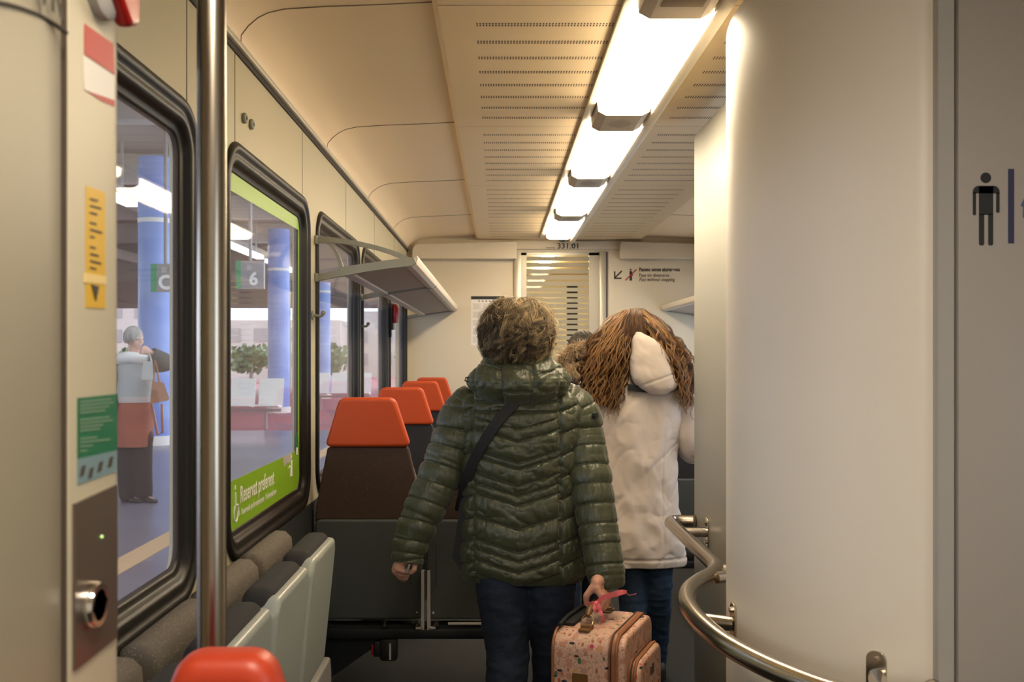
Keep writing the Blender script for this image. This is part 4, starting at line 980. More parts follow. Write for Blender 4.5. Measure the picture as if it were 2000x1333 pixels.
# stitched seam piping where the sleeves meet the back
# hood lying on the shoulders
hrows = [(684, 985, 1040, .03, .02), (691, 962, 1066, .062, .01), (704, 944, 1083, .085, 0), (722, 925, 1100, .105, -.005), (745, 914, 1111, .122, -.008), (763, 922, 1104, .118, -.008), (778, 942, 1085, .10, -.006), (790, 965, 1062, .075, 0), (797, 985, 1042, .045, .01)]
tabH = [(zA(a), xA(b), xA(c), d, e) for a, b, c, d, e in hrows]
hs_lines = [xA(926), xA(978), xA(1037), xA(1092)]
def dispH(x, y, z, a):
    u = xcA + (x - xcA) * (1 + .9 * (z - zA(742)) ** 2 * 40); ds = min(abs(u - l) for l in hs_lines); d = .010 * (1 - math.exp(-(ds / .010) ** 2)) - .004 * math.exp(-(ds / .0025) ** 2) + nz(z * 110, x * 20, y * 20) * .003 * math.exp(-ds / .012)
    if xA(978) < x < xA(1037): d -= .007 * math.exp(-((z - zA(764)) / .004) ** 2) + .004 * math.exp(-((z - zA(708)) / .004) ** 2)
    elif x < xA(978): d -= .006 * math.exp(-((z - zA(722) + (x - xA(978)) * .3) / .004) ** 2)
    else: d -= .006 * math.exp(-((z - zA(735) - (x - xA(1037)) * .3) / .004) ** 2)
    return d + nz(x * 30, y * 30, z * 30) * .005 + ridge(x, y, z, 16) * 1.3 + nz(x * 120, y * 60, z * 26) * .001
mb = MB(); mb.loft(garment(tabH, 110, 220, YA - .01, dispH, 2.2), True, True); mb.build('hood', 'puffer', jk, sharp=180)
mb = MB(); mb.tube([A_(918, 748, 3.28), A_(908, 744, 3.28), A_(910, 738, 3.29), A_(920, 738, 3.3)], .0022, 8); mb.build('drawcord', 'strap', jk)
# round logo badge on the right upper sleeve
c_ = A_(1164, 812, 3.29); mb = MB(); nrm = Vector((.75, -.66, .05)).normalized(); mb.cyl(c_ - nrm * .010, c_ + nrm * .003, .011, 18); mb.build('round_badge', 'black', jk)
# hair: clumps of curls fanned out from the crown
def curl_hair_A():
    Hc = JA['head'] + Vector((0, -.005, .012)); st = []; tn = []; K = 20; rs = np.random.RandomState(5)
    dark, mid, lite = np.array((.022, .013, .006)), np.array((.12, .072, .030)), np.array((.58, .42, .22))
    s_ = np.linspace(0, 1, K); rad_in = np.array((.074, .090, .098)); rad_out = np.array((.119, .126, .112)); crown = np.array((-.02, -.03, 0))
    def lock(layer):
        if layer == 0: th0, dth, o0, o1, nst, sp, amp = math.acos(1 - rs.rand() * 1.2), rs.uniform(.5, 1.0), .30, rs.uniform(.5, .8), 12, .0035, rs.uniform(.005, .012)
        elif layer == 1: th0, dth, o0, o1, nst, sp, amp = rs.uniform(.08, 1.15), rs.uniform(.8, 1.5), .55, rs.uniform(.80, 1.08), 24, .0036, rs.uniform(.006, .016)
        else: th0, dth, o0, o1, nst, sp, amp = rs.uniform(1.1, 1.75), rs.uniform(.35, .75), .5, rs.uniform(.70, 1.10), 24, .0034, rs.uniform(.010, .019)
        ph0 = rs.rand() * 2 * pi
        if abs(((ph0 - pi / 2 + pi) % (2 * pi)) - pi) < .85 and th0 + dth > 1.3: return
        sw = rs.normal() * .35 + .45 * sin(3 * ph0 + 1.0); ph1 = rs.rand() * 6.28; turns = rs.uniform(.8, 1.8) if layer < 2 else rs.uniform(1.0, 2.2)
        th = th0 + dth * s_; ph = ph0 + sw * s_ ** 1.3; g = o0 + (o1 - o0) * s_ ** .5
        d = np.stack([np.sin(th) * np.cos(ph), np.sin(th) * np.sin(ph), np.cos(th)], 1)
        p = d * (rad_in[None] + (rad_out - rad_in)[None] * g[:, None]) + crown[None] * .3
        p[:, 2] -= .03 * np.clip(th - 1.5, 0, 2); p[:, 2] = np.where(p[:, 2] < -.105, -.105 + (p[:, 2] + .105) * .35, p[:, 2])
        tan = np.gradient(p, axis=0); tan /= np.linalg.norm(tan, axis=1, keepdims=True); side = np.cross(tan, d); side /= np.linalg.norm(side, axis=1, keepdims=True) + 1e-9; nn = np.cross(side, tan)
        w_ = amp * s_ ** .9; p = p + side * (w_ * np.sin(ph1 + turns * 6.28 * s_))[:, None] + nn * (w_ * .9 * np.cos(ph1 + turns * 6.28 * s_))[:, None]
        top = max(0, 1.1 - th0); lt = rs.uniform(.5, 1.1) if rs.rand() < .30 + .42 * top else rs.uniform(0, .38)
        if layer == 0: lt *= .35
        bt = dark * (1 - lt) + (lite if rs.rand() < .62 else mid) * lt
        for q_ in range(nst):
            a1, a2 = rs.normal(size=2) * sp; fz = rs.normal(size=3) * .0022; sprd = .7 + .9 * np.sin(pi * np.clip(s_ * .9, 0, 1))
            st.append(p + (side * a1 + nn * a2) * sprd[:, None] + fz[None] * (s_ ** 3)[:, None] + np.array(Hc)); tn.append(bt * rs.uniform(.7, 1.35))
    for _ in range(520): lock(0)
    for _ in range(420): lock(1)
    for _ in range(440): lock(2)
    for c_ in range(420):       # loose flyaway hairs
        th0 = rs.uniform(.1, 1.9); ph0 = rs.rand() * 6.28
        if abs(((ph0 - pi / 2 + pi) % (2 * pi)) - pi) < .9 and th0 > .8: continue
        th = th0 + .6 * s_; ph = ph0 + rs.normal() * .6 * s_; d = np.stack([np.sin(th) * np.cos(ph), np.sin(th) * np.sin(ph), np.cos(th)], 1)
        p = d * (np.array((.108, .112, .100))[None] * (1 + (.16 + rs.rand() * .14) * np.sin(s_ * pi * .7))[:, None]); p += rs.normal(size=3)[None] * .010 * (np.sin(s_ * rs.uniform(3, 7)))[:, None]
        p[:, 2] = np.maximum(p[:, 2], -.115); st.append(p + np.array(Hc)); tn.append(lite * rs.uniform(.6, 1.2))
    cap = MB(); cap.ball(Hc + Vector((0, -.010, .004)), (.088, .094, .098), 24, 14); cap.ball(Hc + Vector((0, -.04, -.07)), (.072, .05, .05), 18, 10)
    return hair('hair', st, .00055, np.array(tn), wa, cap, (.018, .012, .007))
curl_hair_A()
# crossbody bag
def backA(px, py, dx=.0):
    z = zA(py); l, r_, hd = interp(tabA, z)[:3]; x = xA(px); cx, hw = (l + r_) / 2, (r_ - l) / 2; u = min(.999, abs((x - cx) / hw)); return Vector((x, CYA - hd * (1 - u ** 2.5) ** (1 / 2.5) - dx, z))
t = thing('crossbody_bag', 'black crossbody bag with wide strap worn over the olive jacket', 'bag', A_(893, 1040))
ctr = [(1006, 782), (992, 797), (975, 815), (955, 843), (938, 872), (924, 900), (914, 925), (908, 950)]
mb = MB(); rings = []; pl = [backA(x, y, .020) for x, y in ctr] + [A_(903, 975, 3.33), A_(898, 1000, 3.36)]
for i, p in enumerate(pl):
    d = (pl[min(i + 1, len(pl) - 1)] - pl[max(i - 1, 0)]).normalized(); s_ = Vector((-d.z, 0, d.x)).normalized() * .018
    rings.append([p + s_, p + s_ * .9 + Vector((0, -.003, 0)), p - s_ * .9 + Vector((0, -.003, 0)), p - s_])
mb.loft(rings, True, True); mb.build('strap', 'strap', t)
mb = MB(); FB = lambda u, v, w_: Vector((xA(u), w_, zA(-v)))
prism(mb, [Vector((p.x, p.y)) for p in rpoly([(884, -1085), (906, -1122), (950, -1122), (950, -970), (902, -968)], [10, 8, 8, 8, 10])], FB, 3.30, 3.38, .0); mb.build('bag_body', 'strap', t)
# phone in the left hand
t = thing('phone', 'thin grey phone held low in the left hand of the green jacketed woman', 'phone', A_(795, 1112, YL))
mb = MB(); FPh = lambda u, v, w_: A_(800, 1110, YL + .005) + Vector((.35, .05, .93)).normalized() * v + Vector((.1, 1, 0)).normalized() * u + Vector((.93, -.1, -.35)).normalized() * w_
prism(mb, rrect(-.033, -.016, .033, .024, .006), FPh, -.004, .004, .002); mb.build('slab', mat('grey_metal', (.35, .33, .32), .25, .6), t)

# ---------------------------------------------------------------- floral suitcase
t = thing('suitcase', 'floral print wheeled case with tan trim pulled by the green jacketed woman', 'suitcase', (SO.x, SO.y, 0))
FSU = lambda u, v, w_: su(u, w_, v)
main = rpoly([(-.18, .07), (.18, .07), (.18, .592), (-.18, .592)], [.03, .03, .055, .055], 8)
mb = MB(); prism(mb, main, FSU, -.088, .086, .012); mb.build('body_shell', 'floral', t)
def outline_tube(poly, n, r_, m_, nm, ins=0.0):
    mb = MB(); pts = [su(p.x, n, p.y) for p in offset(poly, ins)]; pts.append(pts[0]); mb.tube(pts, r_, 8, caps=False); return mb.build(nm, m_, t)
outline_tube(main, -.086, .0045, 'leather', 'edge_piping')
mb = MB(); prism(mb, offset(main, -.004), FSU, .086, .108, .006); mb.build('zip_band', 'leather', t); outline_tube(main, .094, .0028, 'zip', 'zipper', -.0035)
mb = MB(); prism(mb, offset(main, .004), FSU, .108, .134, .010); mb.build('front_section', 'floral', t); outline_tube(main, .110, .0042, 'leather', 'edge_piping', .000)
pock = rpoly([(-.145, .09), (.145, .09), (.145, .515), (-.145, .515)], [.02, .02, .05, .05], 8)
mb = MB(); prism(mb, pock, FSU, .134, .152, .004); mb.build('zip_band', 'leather', t); outline_tube(pock, .144, .0028, 'zip', 'zipper', -.001)
mb = MB(); prism(mb, offset(pock, .003), FSU, .152, .172, .012); mb.build('front_pocket', 'floral', t); outline_tube(pock, .156, .0042, 'leather', 'edge_piping', .001)
mb = MB(); mb.tube([su(u, .173, .40 - .002 * abs(u)) for u in np.linspace(-.118, .118, 8)], .0014, 6); mb.build('pocket_seam', 'leather', t)
mb = MB(); prism(mb, rrect(-.018, .445, .018, .475, .004), FSU, .172, .177, .001); mb.build('metal_badge', 'plate', t)
FEND = lambda u, v, w_: su(-.18 - w_, u, v)
mb = MB(); prism(mb, rrect(-.024, .40, .024, .478, .006), FEND, 0, .005, .001); pz = mb.build('end_patch', 'leatherdk', t)
mb = MB(); mb.ball(su(-.186, 0, .445), .006, 10, 6); mb.build('stud', 'frame', pz)
for u in (-.118, .118):
    s_ = -1 if u < 0 else 1; mb = MB(); FT = lambda a_, b_, w_: su(u + a_, b_, .592 + w_ + 0)
    prism(mb, rpoly([(-.030, -.018), (.030, -.018), (.030, .018), (-.030, .018)] , .008), FT, 0, .006, .001)
    mb.tube([su(u - s_ * .008, -.018, .600), su(u - s_ * .008, .018, .600)], .0085, 10); mb.build('handle_tab', 'leatherdk', t)
    mb = MB(); ringc = su(u - s_ * .012, 0, .615); d_ = (Vector((0, 0, 1)) + SU * (-s_) * .5).normalized()
    mb.tube([ringc + SN * .018 * cos(a) + d_ * .020 * sin(a) for a in np.linspace(0, 2 * pi, 20)], .0022, 8, caps=False); mb.build('metal_ring', mat('brass_%d' % (u > 0), (.5, .38, .2), .3, 1.0), t)
mb = MB(); hp_ = [su(u, 0, .63 + .022 * (1 - (abs(u) / .105) ** 3)) for u in np.linspace(-.105, .105, 15)]; mb.tube(hp_, [.006] + [.0105] * 13 + [.006], 14); mb.build('carry_handle', 'leatherdk', t)
mb = MB(); prism(mb, rrect(-.10, -.086, .10, -.045, .008), lambda u, v, w_: su(u, v, .592 + w_), 0, .012, .003)
mb.tube([su(-.15, -.075, .607), su(-.05, -.078, .612), su(.08, -.075, .61), su(.15, -.07, .6)], .006, 8); mb.build('telescopic_handle', 'strap', t)
for u in (-.15, .15):
    for n in (-.06, .06):
        mb = MB(); mb.cyl(su(u, n - .012, .03), su(u, n + .012, .03), .03, 20); mb.cyl(su(u, n, .03), su(u, n, .075), .012, 10); mb.build('wheel', 'rubber', t)
# coral ribbon tied on the handle
r_ = thing('ribbon', 'coral pink ribbon knotted on the handle of the floral case', 'ribbon', P(1162, 1185, 2.99))
def rib(pts, wd, tw=0):
    pv = [P(x, y, Y) for x, y, Y in pts]; pv = catmull(pv, 5); rg = []
    for i, p in enumerate(pv):
        d = (pv[min(i + 1, len(pv) - 1)] - pv[max(i - 1, 0)]).normalized(); s_ = Vector((-d.z, .25 * sin(i * .5 + tw), d.x)).normalized(); f_ = i / len(pv); w_ = wd(f_) if callable(wd) else wd
        n_ = Vector((0, -.0012, 0)); rg.append([p + s_ * w_, p + s_ * w_ + n_, p - s_ * w_ + n_, p - s_ * w_])
    return rg
for nm, pts, wd in (('tail', [(1164, 1180, 2.98), (1178, 1168, 2.965), (1195, 1163, 2.96), (1212, 1158, 2.96), (1224, 1157, 2.97)], lambda f: .0045 + .004 * sin(f * pi)),
                    ('tail', [(1224, 1158, 2.97), (1228, 1163, 2.975), (1236, 1162, 2.98), (1243, 1160, 2.985)], .0009),
                    ('tail', [(1165, 1186, 2.98), (1172, 1193, 2.965), (1177, 1203, 2.955), (1179, 1211, 2.96), (1174, 1209, 2.965)], .0042),
                    ('loop', [(1150, 1180, 3.00), (1157, 1178, 2.98), (1165, 1178, 2.975), (1170, 1175, 2.985)], .0042),
                    ('loop', [(1165, 1178, 2.975), (1161, 1188, 2.965), (1167, 1195, 2.965), (1170, 1186, 2.965), (1166, 1178, 2.975)], .006)):
    mb = MB(); mb.loft(rib(pts, wd), True, True); mb.build(nm, 'ribbon', r_, sharp=50)
mb = MB(); mb.ball(P(1165, 1180, 2.975), (.008, .007, .009), 10, 8); mb.build('knot', 'ribbon', r_)

# ---------------------------------------------------------------- long haired woman in the cream coat
YBW = 4.28
B_ = lambda px, py, Y=YBW: P(px, py, Y); zB = lambda py: EYE - (py - VY) * YBW / FPX; xB = lambda px: (px - VX) * YBW / FPX
def fist(c, f, n_=4):
    f = Vector(f).normalized(); s_ = f.cross(Vector((0, 0, 1))).normalized(); u_ = s_.cross(f); out = [([c, c + f * .05], [.028, .032])]
    for i in range(4):
        o_ = u_ * (.028 - .019 * i); out.append(([c + f * .07 + o_, c + f * .10 + o_, c + f * .105 + o_ + s_ * .022, c + f * .08 + o_ + s_ * .034], [.010, .0095, .009, .008]))
    out.append(([c + f * .03 + u_ * .03, c + f * .06 + u_ * .05 + s_ * .01, c + f * .085 + u_ * .052 + s_ * .02], [.013, .011, .009])); return out
JB = dict(pelvis=B_(1245, 1010), waist=B_(1243, 930), chest=B_(1243, 820), neck=B_(1243, 735), head=B_(1240, 662, 4.30), shL=B_(1160, 778), shR=B_(1330, 778), elL=B_(1140, 905), elR=B_(1356, 880, 4.27),
          wrL=B_(1150, 970, 4.45), wrR=B_(1352, 880, 4.52), hpL=B_(1210, 1020), hpR=B_(1285, 1020), knL=B_(1236, 1150), knR=B_(1285, 1150), anL=Vector((.575, 4.22, .08)), anR=Vector((.70, 4.40, .08)))
JB['handL'] = fist(JB['wrL'], (0, 1, .1)); JB['handR'] = fist(JB['wrR'], (0, 1, 0))
wb = person('woman seen from behind with long auburn curls and a long cream hooded coat', JB, (0, 1, -.05), .006, 'skinpale', .95)
mb = MB(); limb(mb, [B_(1226, 1020), B_(1268, 1020)], [.085, .085], 18)
for sd in 'LR':
    hp, kn, an = JB['hp' + sd], JB['kn' + sd], JB['an' + sd]; limb(mb, [hp, hp.lerp(kn, .5), kn, kn.lerp(an, .35), an], [.078, .072, .062, .060, .048], 18)
remesh(mb, 'jeans', 'jeans2', wb, .007, 5, lambda p: .004 * nz(p[0] * 14, p[1] * 14, p[2] * 40) + .002 * nz(p[0] * 30, p[1] * 30, p[2] * 80))
for sd in 'LR': shoe(JB['an' + sd], (0, 1, 0), wb)
brow = [(722, 1215, 1278, .05), (730, 1190, 1302, .08), (742, 1158, 1330, .10), (758, 1143, 1340, .115), (790, 1138, 1340, .125), (850, 1142, 1334, .125), (900, 1146, 1329, .12), (950, 1147, 1328, .12), (1000, 1144, 1332, .125), (1050, 1141, 1338, .13), (1085, 1139, 1342, .135), (1088, 1139, 1343, .136), (1096, 1139, 1344, .138), (1103, 1142, 1341, .132)]
tabB = [(zB(a), xB(b), xB(c), d) for a, b, c, d in brow]
def dispB(x, y, z, a):
    f = nz(x * 9 + z * 5, y * 6, z * 4.0 - x * 6) * .014 - abs(nz(x * 13 - z * 8, y * 8, z * 5 + x * 8)) * .012 + nz(x * 34 + z * 14, y * 20, z * 12) * .002
    f += ridge(x - z * .5, y, z * .6 + x * .5, 9) * 1.4
    f += -.005 * math.exp(-((x - xB(1290) - .05 * max(0, z - 1.0)) / .0035) ** 2) * (sin(a) < 0) * (z < 1.12) - .006 * math.exp(-((z - zB(1087)) / .005) ** 2)
    return f
mb = MB(); mb.loft(garment(tabB, 170, 180, YBW + .03, dispB, 2.5), True, True); ct = mb.build('coat', 'whitecoat', wb, sharp=180)
def bd(s_, a, p): return nz(p.x * 14, p.y * 14 + a, p.z * 16) * .009 + nz(p.x * 40, p.y * 30, p.z * 40) * .003
sleeve('sleeve', [B_(1290, 745, 4.31), B_(1322, 756, 4.31), B_(1341, 795, 4.30), B_(1350, 850, 4.28), B_(1354, 874, 4.30), B_(1354, 880, 4.38), B_(1352, 880, 4.52)], [.04, .058, .070, .068, .064, .058, .052], 'whitecoat', ct, bd, 70, 44)
sleeve('sleeve', [B_(1190, 745, 4.31), B_(1160, 756, 4.31), B_(1146, 795, 4.30), B_(1142, 870, 4.29), B_(1141, 915, 4.32), B_(1148, 960, 4.43)], [.04, .058, .068, .064, .058, .050], 'whitecoat', ct, bd, 70, 44)
hr = [(650, 1236, 1241, .008), (653, 1232, 1248, .02), (658, 1229, 1262, .032), (670, 1226, 1280, .045), (690, 1225, 1293, .056), (710, 1224, 1302, .062), (730, 1225, 1309, .064), (745, 1228, 1313, .062), (755, 1238, 1313, .056), (763, 1252, 1306, .045), (769, 1266, 1288, .028)]
tabHB = [(zB(r0[0]), xB(r0[1]), xB(r0[2]), r0[3], 0) for r0 in hr]
mb = MB(); mb.loft(garment(tabHB, 60, 90, YBW - .105, lambda x, y, z, a: nz(x * 14 + z * 9, y * 14, z * 16) * .006 + nz(x * 40 + z * 20, y * 20, z * 36) * .0015 - .005 * math.exp(-((z - zB(742) - (x - xB(1270)) * .35) / .004) ** 2), 2.2), True, True); mb.build('hood', 'whitecoat', ct, sharp=180)
mb = MB(); mb.loft([[B_(x, y - 6, 4.165), B_(x, y + 6, 4.165), B_(x, y + 6, 4.19), B_(x, y - 6, 4.19)] for x, y in ((1226, 756), (1245, 760), (1270, 762), (1300, 761), (1312, 760))], True, True); mb.build('collar_lining', 'coatlining', ct)
def long_hair():
    st = []; tn = []; K = 34; rs = np.random.RandomState(9); s_ = np.linspace(0, 1, K)
    dark, mid, lite = np.array((.045, .016, .005)), np.array((.17, .066, .018)), np.array((.55, .30, .11))
    def path(ctrl):
        c = [Vector(p) for p in ctrl]; q_ = catmull(c, 12); q_ = np.array(q_); idx = np.linspace(0, len(q_) - 1, K); i0 = idx.astype(int); f = (idx - i0)[:, None]; i1 = np.minimum(i0 + 1, len(q_) - 1)
        return q_[i0] * (1 - f) + q_[i1] * f
    Li = [(1236, 606), (1234, 630), (1229, 655), (1226, 685), (1224, 715), (1218, 750), (1205, 785)]; Lo = [(1220, 606), (1195, 625), (1172, 655), (1152, 690), (1140, 725), (1134, 750), (1150, 780)]
    Ri = [(1242, 606), (1258, 630), (1276, 655), (1294, 685), (1311, 712), (1322, 740), (1332, 770)]; Ro = [(1252, 606), (1280, 625), (1304, 655), (1324, 685), (1342, 712), (1350, 745), (1354, 785)]
    Yc = [4.28, 4.22, 4.17, 4.14, 4.15, 4.15, 4.16]
    for c_ in range(470):
        left = rs.rand() < .62; A0, A1 = (Li, Lo) if left else (Ri, Ro); u = rs.rand(); top = u
        ln_ = rs.uniform(.74, 1.10); front = rs.rand()
        ctrl = []
        for k in range(7):
            a_, b_ = A0[k], A1[k]; x = a_[0] * (1 - u) + b_[0] * u; y = a_[1] * (1 - u) + b_[1] * u; y = 606 + (y - 606) * ln_
            if k == 0: y = 604 + 6 * rs.rand() + (x - 1240) ** 2 * .012
            yd = Yc[k] + .07 * front * (k > 0) + .05 * u * (k > 1) + (.10 * u if k < 2 else 0); ctrl.append(P(x + rs.normal() * 2.5, y, yd))
        p0 = path(ctrl); ph = rs.rand() * 6.28; turns = rs.uniform(3.2, 6.0); amp = rs.uniform(.004, .014); lt = rs.rand() ** 1.1; bt = dark * (1 - lt) + (lite if rs.rand() < .55 else mid) * lt
        tan = np.gradient(p0, axis=0); tan /= np.linalg.norm(tan, axis=1, keepdims=True); side = np.cross(tan, np.array((0, 1.0, 0))); side /= np.linalg.norm(side, axis=1, keepdims=True); nn = np.cross(side, tan)
        w_ = amp * np.clip(s_ * 1.5 - .12, 0, 1) ** .8 * (1 + s_ * .5) * (.75 + .5 * np.sin(s_ * 7 + rs.rand() * 6)); jit = 1.6 * np.sin(s_ * rs.uniform(4, 9) + rs.rand() * 6)
        g = p0 + side * (w_ * np.sin(ph + turns * 6.28 * s_ ** 1.1 + jit))[:, None] + nn * (w_ * .8 * np.cos(ph + turns * 6.28 * s_ ** 1.1 + jit))[:, None]
        for q_ in range(15):
            o1, o2 = rs.normal(size=2) * .0036; pin = (1 - .78 * s_ ** 2)[:, None]; d2 = rs.normal(size=3) * .0025; dph = rs.normal() * .35
            wv = (amp * .35 * np.sin(ph + dph + turns * 6.28 * s_))[:, None] * side * s_[:, None]
            st.append(g + (side * o1 + nn * o2) * pin + wv + d2[None] * s_[:, None]); tn.append(bt * rs.uniform(.6, 1.4))
    for c_ in range(46):      # loose single curls hanging below the rest
        A0, A1 = (Li, Lo) if rs.rand() < .65 else (Ri, Ro); u = rs.rand(); stretch_ = rs.uniform(1.05, 1.22); ctrl = [P(A0[k][0] * (1 - u) + A1[k][0] * u + rs.normal() * 3, 606 + (A0[k][1] * (1 - u) + A1[k][1] * u - 606) * stretch_, Yc[k] - .01) for k in range(7)]
        p0 = path(ctrl); ph = rs.rand() * 6.28; turns = rs.uniform(4, 6.5); amp = rs.uniform(.007, .015) * s_ ** .7; bt = (mid + lite) * .5
        for q_ in range(5):
            ph2 = ph + rs.normal() * .12; st.append(p0 + np.stack([amp * np.sin(ph2 + turns * 6.28 * s_), amp * .7 * np.cos(ph2 + turns * 6.28 * s_), 0 * s_], 1) + rs.normal(size=3)[None] * .0012); tn.append(bt * rs.uniform(.6, 1.2))
    for c_ in range(70):
        x0 = rs.uniform(-16, 16); ctrl = [P(1241 + x0 * f_ + rs.normal(), y_, Y_ - .004 * rs.rand()) for f_, y_, Y_ in ((.45, 604 + abs(x0) * .12, 4.25), (.8, 614, 4.205), (1.0, 628, 4.185), (1.15, 642, 4.175), (1.35, 655, 4.17), (1.5, 664, 4.175))]
        p0 = path(ctrl); bt = dark * .9 + (mid if rs.rand() < .6 else lite * .6) * rs.rand() * .6
        for q_ in range(18):
            o_ = rs.normal(size=3) * np.array((.0045, .003, .002)); wv = np.sin(s_ * 9 + rs.rand() * .8)[:, None] * .002 * np.array((1, 0, 0))[None]; st.append(p0 + o_[None] + wv); tn.append(bt * rs.uniform(.6, 1.4))
    cap = MB(); cap.ball(B_(1240, 655, 4.295), (.083, .098, .110), 24, 14)
    return hair('hair', st, .0008, np.array(tn), wb, cap, (.05, .02, .007))
long_hair()

# ---------------------------------------------------------------- dark haired person with the fur hood, farther on
YC = 5.2
Cc = lambda px, py, Y=YC: P(px, py, Y)
JC = dict(pelvis=Cc(1135, 950), waist=Cc(1135, 890), chest=Cc(1135, 810), neck=Cc(1137, 738), head=Cc(1139, 690, YC + .02), shL=Cc(1085, 765), shR=Cc(1190, 765), elL=Cc(1072, 860), elR=Cc(1200, 860), wrL=Cc(1078, 920, 5.3), wrR=Cc(1192, 920, 5.3),
          hpL=Cc(1110, 960), hpR=Cc(1160, 960), knL=Cc(1112, 1060), knR=Cc(1158, 1060), anL=Vector((.38, 5.12, .08)), anR=Vector((.49, 5.26, .08)))
JC['handL'] = fist(JC['wrL'], (0, 1, -.2)); JC['handR'] = fist(JC['wrR'], (0, 1, -.2))
wc = person('dark haired person in a fur trimmed dark coat, glimpsed between the two women', JC, (0, 1, 0), .008, 'skin', .92)
tabC = [(EYE - (a - VY) * YC / FPX, (b - VX) * YC / FPX, (c - VX) * YC / FPX, d) for a, b, c, d in ((730, 1115, 1158, .05), (742, 1095, 1178, .09), (760, 1080, 1192, .11), (850, 1084, 1190, .125), (920, 1082, 1192, .13), (1000, 1078, 1196, .14), (1010, 1080, 1194, .135))]
mb = MB(); mb.loft(garment(tabC, 60, 60, YC + .03, lambda x, y, z, a: nz(x * 12, y * 12, z * 12) * .01, 2.5), True, True); cc = mb.build('coat', 'darkcoat', wc, sharp=180)
cd = lambda s_, a, p: nz(p.x * 14, p.y * 14, p.z * 16) * .008
for sd in 'LR': sleeve('sleeve', [JC['sh' + sd], JC['el' + sd], JC['wr' + sd]], [.065, .058, .048], 'darkcoat', cc, cd, 40, 28)
mb = MB(); limb(mb, [JC['hpL'], JC['hpR']], [.10, .10])
for sd in 'LR': limb(mb, [JC['hp' + sd], JC['kn' + sd], JC['an' + sd]], [.09, .062, .048])
remesh(mb, 'jeans', 'jeans', wc, .012, 3)
for sd in 'LR': shoe(JC['an' + sd], (0, 1, 0), wc)
rs = np.random.RandomState(4); st, tn = [], []; s_ = np.linspace(0, 1, 12)
hc = JC['head'] + Vector((0, 0, .005))
for i in range(2600):      # smooth dark hair drawn back, parted with pale streaks
    th0 = rs.uniform(.0, 1.3); ph = rs.rand() * 6.28
    if abs(((ph - pi / 2 + pi) % (2 * pi)) - pi) < .8 and th0 > .9: continue
    th = th0 + .9 * s_; ph_ = ph + .25 * s_; d = np.stack([np.sin(th) * np.cos(ph_), np.sin(th) * np.sin(ph_), np.cos(th)], 1)
    st.append(d * (np.array((.083, .098, .108)) * rs.uniform(.97, 1.06))[None] + np.array(hc)); tn.append(np.array((.022, .014, .010)) * rs.uniform(.5, 1.6) if rs.rand() < .93 else np.array((.2, .13, .08)))
cap = MB(); cap.ball(hc, (.080, .095, .104), 20, 12)
hair('hair', st, .0012, np.array(tn), wc, cap, (.012, .008, .006))
st, tn = [], []
fc = [Cc(1088, 722, 5.10), Cc(1100, 700, 5.08), Cc(1118, 683, 5.06), Cc(1140, 678, 5.05), Cc(1160, 686, 5.07), Cc(1172, 705, 5.1), Cc(1150, 712, 5.04), Cc(1130, 716, 5.04), Cc(1112, 722, 5.05)]
for i in range(5200):
    k = rs.uniform(0, 5) if rs.rand() < .7 else rs.uniform(5, 7.999); a_, b_ = fc[int(k)], fc[int(k) + 1]; p = np.array(a_.lerp(b_, k - int(k))) + rs.normal(size=3) * np.array((.010, .012, .010)); d = rs.normal(size=3); d[2] += .5 if k < 5 else -.7; d[1] -= .3; d /= np.linalg.norm(d); L_ = rs.uniform(.025, .055)
    w_ = np.stack([p + d * L_ * t_ + np.array((0, 0, -.012)) * t_ * t_ for t_ in s_]); st.append(w_); lt = rs.rand(); tn.append(np.array((.16, .085, .035)) * (1 - lt) + np.array((.80, .58, .32)) * lt)
cap = MB(); cap.tube(fc[:6], .022, 10)
hair('fur_hood', st, .0008, np.array(tn), wc, cap, (.09, .05, .02))
# ================================================================ STATION PLATFORM OUTSIDE THE LEFT WINDOWS
M['pave'] = mat('platform_paving', (.235, .205, .235), .3, var=.25, vscale=.8, bump=.1, bscale=8)
M['redpave'] = mat('red_platform_surface', (.46, .13, .13), .6, var=.35, vscale=.5, col2=(.33, .16, .19))
M['line'] = mat('faded_yellow_paint', (.62, .40, .20), .6)
M['bluepillar'] = mat('blue_painted_pillar', (.10, .20, .58), .35, var=.35, vscale=1.5, col2=(.25, .38, .7))
M['concrete'] = mat('concrete_beam', (.42, .38, .34), .7, var=.3, vscale=1)
M['roofdark'] = mat('station_roof', (.20, .17, .15), .8)
M['leaf'] = mat('foliage', (.10, .17, .06), .7, var=.5, vscale=2)
M['facade'] = mat('pale_facade', (.55, .5, .45), .8, var=.2, vscale=.4)
M['signgrey'] = mat('grey_sign', (.30, .28, .27), .5)
M['signgreen'] = mat('green_sign_band', (.03, .30, .12), .5)
M['tube'] = emis('platform_tube_light', (.9, 1.0, .95), 5)
mb = MB(); mb.box((-60, -10, -.4), (-1.0, 19, 0)); struct(mb.build('ground_platform', 'pave'))
mb = MB(); mb.box((-60, 19, -.4), (-1.0, 90, -.002)); struct(mb.build('ground_far_platform', 'redpave'))
mb = MB(); mb.box((-2.66, -5, .0), (-2.46, 40, .003)); tag(struct(mb.build('trim_14', 'line')))
mb = MB(); mb.box((-30, -6, 5.3), (-1.6, 44, 5.6)); mb.box((-30, 33, 3.9), (-2, 33.4, 5.3)); mb.box((-30, 43, 3.5), (-2, 43.4, 5.3)); struct(mb.build('roof_slab', 'roofdark'))
for i, y in enumerate((-1, 4, 9, 14, 19, 24, 29)):
    mb = MB(); mb.box((-28, y, 4.75), (-1.8, y + .35, 5.3), bev=.02); tag(struct(mb.build('roof_beam', 'concrete')))
